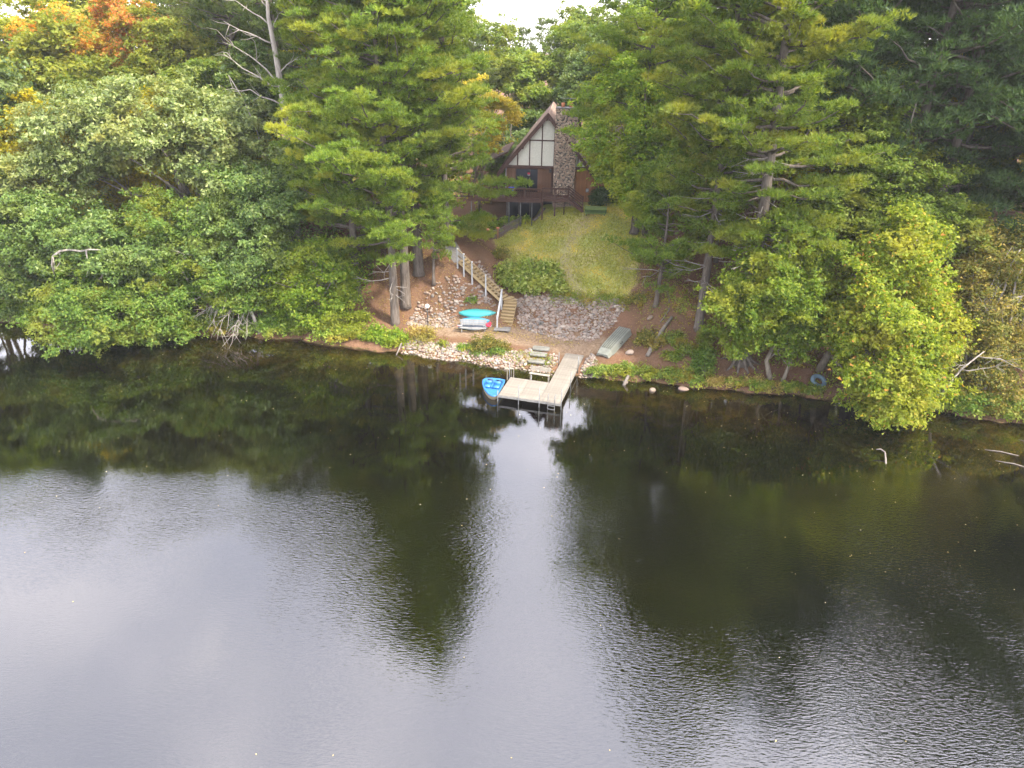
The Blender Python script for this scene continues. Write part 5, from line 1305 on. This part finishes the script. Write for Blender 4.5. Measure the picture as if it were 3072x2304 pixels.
ORD = ['leftmost', 'second from left', 'third from left', 'fourth from left', 'fifth from left', 'sixth from left', 'seventh from left', 'eighth from left', 'ninth from left', 'tenth from left', 'eleventh from left', 'twelfth from left', 'thirteenth from left', 'fourteenth from left', 'fifteenth from left', 'sixteenth from left', 'seventeenth from left', 'eighteenth from left', 'nineteenth from left', 'twentieth from left']
def number_from_left(grp):
    obs = sorted([o_ for o_ in bpy.data.objects if o_.get('group') == grp], key=lambda o_: o_.location.x / o_.location.y)
    for i_, o_ in enumerate(obs): o_['label'] = f'{ORD[i_]} of the {grp}'
for g0 in {o_.get('group') for o_ in bpy.data.objects if o_.get('group') and ' in the wood behind' in o_.get('group')}: number_from_left(g0)

# --- dead wood
def dead_tree(name, label, cat, base, trunk_pts, radii, branches, mat=bark_grey, twigs=0, seed=1):
    rg = np.random.default_rng(seed)
    root = empty(name, base, 0, label, cat)
    w = Acc(); tube(w, trunk_pts, radii, 8)
    w.obj('trunk', mat, root, True)
    tp = np.array(trunk_pts)
    for (f, tip, r0, nt_) in branches:
        i0 = f * (len(tp) - 1); a = np.array([np.interp(i0, range(len(tp)), tp[:, q]) for q in range(3)])
        b = Acc(); pts = bent(a, a + np.array(tip), rg, 7, .02, .05)
        tube(b, pts, np.linspace(r0, r0 * .15, 7), 6)
        for _ in range(nt_):
            q = pts[rg.integers(2, 6)]; e = q + np.array(tip) * rg.uniform(.12, .32) + rg.normal(0, .28, 3) * np.linalg.norm(tip) * .5
            tube(b, bent(q, e, rg, 4, 0, .08), np.linspace(r0 * .35, .006, 4), 4)
        b.obj('branch', mat, root, True)
    return root
sz = float(ground(-20.9, 67.4))
dead_tree('dead_snag', 'bare grey dead pine snag with broken side limbs in the left wood', 'dead tree', (-20.9, 67.4, sz),
    [(0, 0, -.2), (.1, 0, 4), (.25, 0, 8), (.28, 0, 12), (.15, 0, 15.5), (-.1, 0, 18.5), (.2, 0, 23)], [.42, .36, .33, .29, .24, .17, .07],
    [(.48, (-5.2, 0, 1.2), .08, 5), (.55, (-4.4, -.5, 2.6), .10, 6), (.56, (-4.8, .6, 3.3), .09, 5), (.60, (2.0, -.3, 1.4), .07, 3), (.53, (1.7, .3, .9), .06, 2), (.72, (-3.8, -.6, 1.7), .08, 5), (.8, (-3.4, .4, 2.0), .07, 5), (.76, (1.2, 0, 1.8), .07, 3), (.86, (-1.6, 0, 1.8), .06, 3), (.42, (1.6, -.6, .6), .05, 2), (.4, (-2.4, -.5, .8), .05, 3), (.9, (1.3, .3, 1.3), .05, 2)], seed=4)
bz = float(ground(-19.9, 64.5))
dead_tree('dead_sapling', 'thin curved dead stem leaning beside the snag', 'dead tree', (-19.9, 64.5, bz), [(0, 0, 2.0), (-.7, 0, 4.2), (-1.5, .1, 6.4), (-2.1, .1, 8.6), (-2.5, .2, 11), (-3.3, .2, 13.4), (-4.2, .2, 15.2)], [.10, .09, .08, .07, .06, .04, .02], [(.3, (-.9, 0, .4), .03, 2), (.7, (-.8, 0, .9), .03, 2)], seed=5)
dead_tree('fallen_branch', 'bare pale limb arching over the oak at the far left', 'branch', (-34.6, 54.3, 7.1), [(-2.0, .1, -1.7), (-1.85, -.1, -.6), (-1.5, -.2, .15), (-.9, -.1, .55), (-.2, 0, .62), (.6, .1, .5), (1.3, .2, .62), (2.0, .5, .5)], [.04, .07, .085, .09, .09, .08, .065, .04], [(.42, (-.75, -.3, -1.5), .05, 1), (.80, (-.35, -.3, -2.1), .07, 1), (.3, (-.2, -.2, -1.2), .045, 1)], seed=6)
fb = dead_tree('fallen_branch', 'tangle of bare grey branches drooping from the bank to the water', 'branch', (-22.6, 55.9, 0), [(1.2, -.2, .1), (.8, .0, 1.6), (.3, .3, 3.2), (-.2, .8, 4.6)], [.16, .14, .11, .07],
    [(.95, (-3.8, -1.6, -2.6), .05, 10), (.9, (-2.6, -2.0, -3.2), .05, 12), (.8, (-1.2, -2.2, -3.0), .05, 12), (.75, (-2.2, -2.4, -2.9), .05, 12), (.6, (-.9, -2.3, -2.2), .04, 10), (.5, (.2, -2.0, -1.7), .04, 8), (.85, (-.4, -2.5, -3.5), .05, 12), (.98, (-4.2, -.8, -1.6), .05, 10)], seed=8)
dead_tree('fallen_branch', 'bare twiggy grey branches inside the layered oak', 'branch', (-27.4, 57.2, 5.8), [(-2, 0, -1.4), (-1, -.2, -.4), (.2, -.3, .5), (1.6, -.1, 1.3)], [.05, .06, .05, .03], [(.3, (-1.2, -.9, -.6), .035, 8), (.6, (.6, -1.0, -1.3), .035, 8), (.8, (-.6, -.9, .7), .03, 8), (.9, (1.5, -.7, -.7), .03, 8)], seed=9)
dead_tree('fallen_branch', 'bare grey branches sticking out right of the lime-green maple', 'branch', (29.9, 43.6, .4), [(-.2, .6, 0), (-.1, .2, 1.6), (.3, -.2, 3.2), (1.2, -.5, 4.6)], [.12, .10, .07, .03], [(.5, (-2.2, -.9, .7), .04, 8), (.65, (1.8, -1.0, .9), .04, 8), (.8, (-1.8, -1.2, .4), .035, 8), (.9, (2.2, -.7, -.3), .035, 8), (.6, (-1.4, -1.2, -1.0), .035, 8)], seed=10)
# roots of the great pine
rg = np.random.default_rng(9)
A = Acc()
for a_ in (-2.6, -2.0, -1.4, -.8, -.2, 2.6):
    x0, y0 = 17.3 + .35 * math.cos(a_), 49.2 + .35 * math.sin(a_)
    x1, y1 = 17.3 + 1.5 * math.cos(a_ + .1), 49.2 + 1.3 * math.sin(a_)
    xm, ym = (x0 + x1) / 2, (y0 + y1) / 2
    tube(A, [(x0, y0, ground(x0, y0) + .75), (xm, ym, ground(xm, ym) + .16), (x1, y1, ground(x1, y1) - .05)], [.16, .12, .04], 6)
for o_ in bpy.data.objects:
    if o_.get('label', '').startswith('great white pine'):
        ob = A.obj('roots', bark_pine, None, True); ob.parent = o_; ob.matrix_parent_inverse = Matrix.Translation(o_.location).inverted()

# --- shrubs and low plants
def shrub(name, label, blobs, mat, seed, leaf=.16, dens=150, clump=.32, cat='shrub', group=None, upw=.55, droop=0.0, aspect=.72):
    rg = np.random.default_rng(seed)
    b0 = blobs[0]; base = np.array([b0[0], b0[1], float(ground(b0[0], b0[1]))])
    root = empty(name, base, 0, label, cat, group)
    lv, st = Acc(), Acc()
    for (cx, cy, h, rx, ry) in blobs:
        gz0 = float(ground(cx, cy))
        nc = max(6, int((rx * ry * math.pi + (rx + ry) * math.pi * h) * dens / 26))
        d = unit(rg.normal(0, 1, (nc, 3))); d[:, 2] = np.abs(d[:, 2])
        rr = rg.uniform(.3, 1, nc) ** .5 * (1 + .18 * np.sin(5 * d[:, 0] + seed) * np.sin(5 * d[:, 1]))
        c_ = np.array([cx, cy, gz0]) + d * rr[:, None] * np.array([rx, ry, h * .92])
        c_[:, 2] = np.maximum(c_[:, 2], ground(c_[:, 0], c_[:, 1]) + .1)
        P = np.repeat(c_, 26, 0) + rg.normal(0, .55, (nc * 26, 3)) * clump * np.array([1, 1, .7])
        P = P[P[:, 2] > np.maximum(ground(P[:, 0], P[:, 1]), .02) + .02]
        add_leaves(lv, P - base, unit(P - np.array([cx, cy, gz0])), leaf, rg, upw, aspect, droop)
        for q in c_[rg.choice(nc, min(nc, 12), replace=False)]:
            o0 = np.array([cx + rg.normal(0, .15), cy + rg.normal(0, .15), gz0 - .03])
            tube(st, bent(o0 - base, q - base, rg, 4, .05, .05), np.linspace(.025, .008, 4), 4)
    st.obj('stems', bark_oak, root, True)
    lv.obj('leaves', mat, root)
    return root
shrub('slope_shrub', 'large sprawling light-green shrub beside the lawn above the stones', [(1.2, 60.2, 2.5, 1.8, 1.5), (2.7, 59.9, 2.3, 1.5, 1.3), (-.2, 60.8, 2.0, 1.4, 1.2), (3.6, 59.0, 1.1, .9, .8)], pale_shrub, 401, .30, 85, .45)
shrub('small_shrub', 'small brown-green shrub at the lower end of the picket fence', [(-1.2, 63.6, 1.0, .9, .8)], olive_l, 402, .14, 160)
shrub('yew_bush', 'dark evergreen bush at the corner of the house', [(8.4, 70.2, 1.9, 1.2, 1.1)], dark_shrub, 403, .17, 160, .35)
shrub('yew_bush', 'green bush behind the dark evergreen by the house', [(10.4, 70.0, 1.9, 1.3, 1.2)], maple_soft, 404, .2, 120, .35)
shrub('garden_plants', 'low broad-leaved garden plants below the deck posts', [(-.3, 69.3, .8, 1.3, .9), (1.0, 69.4, .7, .8, .7)], shrub_l, 405, .26, 90, .3, cat='plant')
shrub('goldenrod', 'clump of dry golden weeds at the water edge left of the path', [(-7.9, 54.4, 1.2, 1.0, .7), (-6.9, 54.0, 1.0, .7, .6)], straw_l, 406, .16, 170, .3, cat='plant', upw=.2, aspect=.4)
shrub('shore_shrub', 'tangled shrub with pale tips on the stones in front of the bench', [(-2.2, 52.5, 1.25, 1.25, .8), (-1.0, 52.2, .9, .8, .6)], olive_l, 407, .13, 190, .28)
shrub('shore_shrub', 'dark green low growth at the foot of the tangled shrub', [(-1.2, 51.6, .6, .7, .4), (-2.6, 51.8, .5, .6, .4)], oak_mid, 408, .13, 190, .25)
shrub('shore_shrub', 'yellow-green tuft of weeds among the shore stones', [(-4.0, 52.6, .55, .55, .4), (-3.3, 52.3, .5, .5, .35)], shrub_l, 409, .12, 190, .22)
shrub('shore_shrub', 'small yellow weed tuft left of the stone shore strip', [(-5.6, 53.1, .5, .4, .35)], ygreen_l, 410, .12, 190, .2)
shrub('shore_shrub', 'leafy bright shrub overhanging the water left of the golden weeds', [(-9.6, 53.8, 1.4, 1.1, .8), (-11.3, 54.4, 1.3, 1.2, .9)], maple_green, 411, .17, 150)
shrub('shore_shrub', 'leafy yellow-green shrub on the bank under the small maple', [(-13.4, 54.6, 1.2, 1.3, .8), (-15.4, 55.4, 1.3, 1.2, .8)], ygreen_l, 412, .17, 150)
shrub('shore_shrub', 'green shrub at the water edge below the bare branches', [(-18.4, 56.0, 1.3, 1.5, .9), (-20.6, 56.4, 1.2, 1.3, .9)], oak_mid, 413, .18, 140)
shrub('shore_shrub', 'low leafy shrub on the bank beside the overhanging oak', [(-27.5, 56.6, 1.3, 1.6, 1.0), (-25.2, 56.6, 1.3, 1.4, .9)], oak_mid, 414, .18, 140)
shrub('shore_shrub', 'shade shrub at the base of the far left oak', [(-41.5, 58.2, 1.2, 1.6, 1.0), (-44.5, 58.9, 1.4, 1.6, 1.0)], maple_soft, 415, .18, 140)
shrub('bank_plant', 'tall leafy green plant at the water edge below the straight pine', [(14.3, 48.3, 2.0, .8, .7), (14.6, 49.6, 1.7, .8, .7), (15.0, 51.2, 1.7, .7, .6)], oak_mid, 416, .17, 170, .3, cat='plant')
shrub('bank_plant', 'bright green mat of shore plants right of the dock', [(6.8, 48.9, .75, 1.2, .6), (8.6, 48.8, .8, 1.2, .6), (10.2, 48.6, .7, 1.0, .55)], shrub_l, 417, .14, 240, .25, cat='plant')
shrub('bank_plant', 'yellowing shore plants between the dock mat and the tall green plant', [(11.8, 48.2, .8, .9, .6), (13.0, 47.9, .8, .8, .55)], weed_l, 418, .15, 190, .25, cat='plant')
shrub('bank_plant', 'weedy tangle between the log and the straight pine', [(12.6, 51.6, .8, 1.0, .8), (13.4, 50.4, .8, .9, .7), (12.2, 50.0, .6, .9, .6)], weed_l, 427, .14, 150, .28, cat='plant')
shrub('bank_plant', 'low bush beside the leaning log', [(10.6, 52.6, 1.0, .9, .8), (11.4, 51.6, .9, .8, .7)], olive_l, 419, .15, 160, .28, cat='plant')
shrub('bank_plant', 'dry grass and leaves along the waterline left of the twin trunks', [(16.2, 47.2, .7, 1.0, .5), (17.9, 46.9, .7, .9, .5)], straw_l, 420, .14, 190, .25, cat='plant', upw=.2, aspect=.4)
shrub('bank_plant', 'small lime plant in front of the twin trunks', [(18.7, 46.6, .7, .6, .4)], ygreen_l, 421, .14, 190, .22, cat='plant')
shrub('bank_plant', 'grassy tuft between the twin trunks and the inner tube', [(20.6, 46.5, .7, .8, .45), (21.6, 46.3, .6, .6, .4)], weed_l, 422, .14, 190, .22, cat='plant', upw=.2, aspect=.4)
shrub('bank_plant', 'low green thicket at the far right waterline', [(31.5, 43.9, 1.4, 1.5, .8), (33.8, 43.2, 1.5, 1.5, .8), (36.5, 42.6, 1.8, 1.8, 1.0)], weed_l, 423, .17, 150, .35, cat='plant')
shrub('slope_shrub', 'small dark green tuft on the needle slope left of the stairs', [(-3.6, 57.6, .5, .5, .4)], oak_mid, 424, .12, 170, .2)
shrub('slope_shrub', 'low brown bramble beside the short slim pine', [(10.6, 56.8, .7, .8, .7), (9.9, 57.4, .5, .6, .5)], olive_l, 425, .13, 150, .22)
shrub('slope_shrub', 'yellowish garden shrub inside the picket fence', [(-3.2, 67.4, 1.3, 1.0, .9), (-4.4, 68.0, 1.3, 1.0, .9)], ygreen_l, 426, .18, 120, .3)

shrub('slope_shrub', 'leafy green garden shrub under the left end of the deck', [(-1.9, 68.2, 1.2, .9, .8), (-2.9, 69.0, 1.3, 1.0, .8)], maple_green, 428, .18, 120, .3)
shrub('slope_shrub', 'shaded shrub between the garden and the upper timber steps', [(-5.2, 66.8, 1.1, .8, .8), (-5.9, 68.4, 1.3, 1.0, .9)], oak_mid, 429, .18, 120, .3)
# leafy fringe hanging over the waterline, one shrub after another
for i_, x_ in enumerate(list(np.arange(-62, -15, 2.6)) + list(np.arange(29.5, 60, 2.6))):
    y_ = float(shore(x_)) + .45
    side = 'left' if x_ < 0 else 'right'
    shrub('waterside_shrub', f'leafy shrub in the row fringing the {side} waterline', [(x_, y_, rf.uniform(.9, 1.7), 1.6, .9)], (oak_mid, maple_soft, weed_l, oak_dark)[i_ % 4], 450 + i_, .19, 105, .4, group=f'shrubs fringing the {side} waterline')
number_from_left('shrubs fringing the left waterline'); number_from_left('shrubs fringing the right waterline')
for i_, x_ in enumerate(np.arange(12.4, 22.2, 1.35)):
    y_ = float(shore(x_)) + .3
    shrub('bank_plant', 'x', [(x_, y_, rf.uniform(.4, .75), .85, .5)], (weed_l, shrub_l, straw_l)[i_ % 3], 520 + i_, .13, 190, .24, cat='plant', group='low plants edging the bank below the right-hand pines')
number_from_left('low plants edging the bank below the right-hand pines')
# woodland floor growth nobody could count
rg = np.random.default_rng(31)
def cover(name, label, n, xr, sr, mat, leaf, hmax, reject=None, seed=1, upw=.4, aspect=.5):
    rg = np.random.default_rng(seed)
    x_ = rg.uniform(*xr, n); s_ = rg.uniform(*sr, n); y_ = shore(x_) + s_
    dens_ = np.sin(x_ * .9 + seed) * np.sin(y_ * 1.1) + np.sin(x_ * .37 + y_ * .5)
    ok = dens_ > rg.uniform(-1.2, 1.0, n)
    if reject is not None: ok &= ~reject(x_, y_)
    x_, y_ = x_[ok], y_[ok]
    per = 7
    P = np.repeat(np.stack([x_, y_, ground(x_, y_)], 1), per, 0)
    P += rg.normal(0, .16, P.shape) * np.array([1, 1, 0]); P[:, 2] = ground(P[:, 0], P[:, 1]) + rg.uniform(.03, hmax, len(P))
    A = Acc(); add_leaves(A, P, rg.normal(0, .5, P.shape), leaf, rg, upw, aspect)
    return tag(A.obj(name, mat), label, 'undergrowth', kind='stuff')
cover('undergrowth', 'leafy undergrowth on the floor of the left wood', 7000, (-60, -12), (.5, 22), oak_mid, .24, .5, seed=41)
cover('undergrowth', 'leafy undergrowth on the floor of the right wood', 9000, (10.5, 55), (.4, 22), weed_l, .16, .35, seed=42)
cover('undergrowth', 'low weeds along the stony shore and the foot of the slope', 800, (-9, 11), (-.1, 1.6), weed_l, .12, .22, reject=lambda x, y: (x > 3.2) & (x < 6.4), seed=46)
cover('undergrowth', 'leafy undergrowth in the woods far behind the house', 9000, (-70, 70), (24, 75), weed_l, .45, .9, reject=lambda x, y: (x > -2) & (x < 18) & (y < 84), seed=44)
xe = rg.uniform(3.2, 9.8, 420); ye = np.interp(xe, [3.2, 4.2, 6.6, 9.0, 9.8], [58.6, 58.2, 58.0, 57.6, 57.0]) + rg.normal(-.1, .38, 420)
Pe = np.repeat(np.stack([xe, ye, ground(xe, ye)], 1), 8, 0); Pe[:, :2] += rg.normal(0, .13, (len(Pe), 2)); Pe[:, 2] = ground(Pe[:, 0], Pe[:, 1]) + rg.uniform(.03, .26, len(Pe))
A = Acc(); add_leaves(A, Pe, rg.normal(0, .5, Pe.shape), .13, rg, .2, .4)
tag(A.obj('edge_grass', weed_l), 'ragged grass spilling over the top of the stone slope', 'grass', kind='stuff')
cover('fallen_leaves', 'fallen orange and brown leaves scattered over the bank', 3500, (-14, 20), (3.5, 14), straw_l, .10, .05, reject=lambda x, y: inside(x, y, LAWN), seed=43, upw=2.0)
# rough grass on the lawn
x_ = rg.uniform(-2, 14, 30000); y_ = rg.uniform(57, 73, 30000)
ok = inside(x_, y_, LAWN) & ~((x_ > -2) & (y_ > 69.8 + .0 * x_) & (x_ < 7.5))
wdl = np.full(x_.shape, 9.0)
for a_, b_ in zip(wl_[:-1], wl_[1:]):
    ab = b_ - a_; t_ = np.clip(((x_ - a_[0]) * ab[0] + (y_ - a_[1]) * ab[1]) / (ab @ ab), 0, 1)
    wdl = np.minimum(wdl, np.hypot(x_ - a_[0] - t_ * ab[0], y_ - a_[1] - t_ * ab[1]))
ok &= (wdl > .9) | (rg.random(len(x_)) < .25 + .6 * wdl)
x_, y_ = x_[ok], y_[ok]
P = np.stack([x_, y_, ground(x_, y_) + .03], 1)
lawn_blade = leafmat('lawn_grass', [(0, (.12, .135, .025)), (.5, (.23, .235, .05)), (1, (.36, .33, .11))], (.42, .35, .14), .45, .3)
A = Acc(); tufts(A, P, rg.normal(0, .6, P.shape), .15, rg, 3, .035, .8)
tag(A.obj('grass', lawn_blade), 'short rough grass of the sloping lawn', 'grass', kind='stuff')
# leaves afloat
n = 260
x_ = rg.uniform(-30, 34, n); y_ = np.clip(shore(x_) - rg.gamma(1.6, 7, n), 17, 60)
ok = (y_ < shore(x_) - .4); x_, y_ = x_[ok], y_[ok]; n = len(x_)
A = Acc(); a_ = rg.uniform(0, 6.28, n); s_ = rg.uniform(.02, .05, n)
c_, q_ = np.cos(a_) * s_, np.sin(a_) * s_
z_ = np.full(n, .006)
v = np.stack([np.stack([x_ - c_, y_ - q_, z_], 1), np.stack([x_ + q_ * .6, y_ - c_ * .6, z_ + .008], 1), np.stack([x_ + c_, y_ + q_, z_ + .004], 1), np.stack([x_ - q_ * .6, y_ + c_ * .6, z_ + .008], 1)], 1)
A.add(v.reshape(-1, 3), np.arange(n * 4).reshape(n, 4))
float_l = leafmat('floating_leaf', [(0, (.2, .15, .06)), (.5, (.28, .23, .14)), (.9, (.4, .36, .28)), (1, (.3, .12, .03))], None, 1, .1)
tag(A.obj('floating_leaves', float_l), 'small fallen leaves floating on the pond', 'leaves', kind='stuff')


# ------------------------------------------------------------------ soft late-summer haze
m, nt, N, L = new_mat('haze')
out = nd(N, 'ShaderNodeOutputMaterial'); pv = nd(N, 'ShaderNodeVolumePrincipled')
pv.inputs['Color'].default_value = (.93, .95, 1, 1); pv.inputs['Density'].default_value = .0003; pv.inputs['Anisotropy'].default_value = .25
L.new(pv.outputs[0], out.inputs['Volume'])
hz = box('haze', m, (5, 130, 25), (640, 575, 59))
tag(hz, 'thin pale haze in the air over pond and wood', 'haze', kind='stuff')
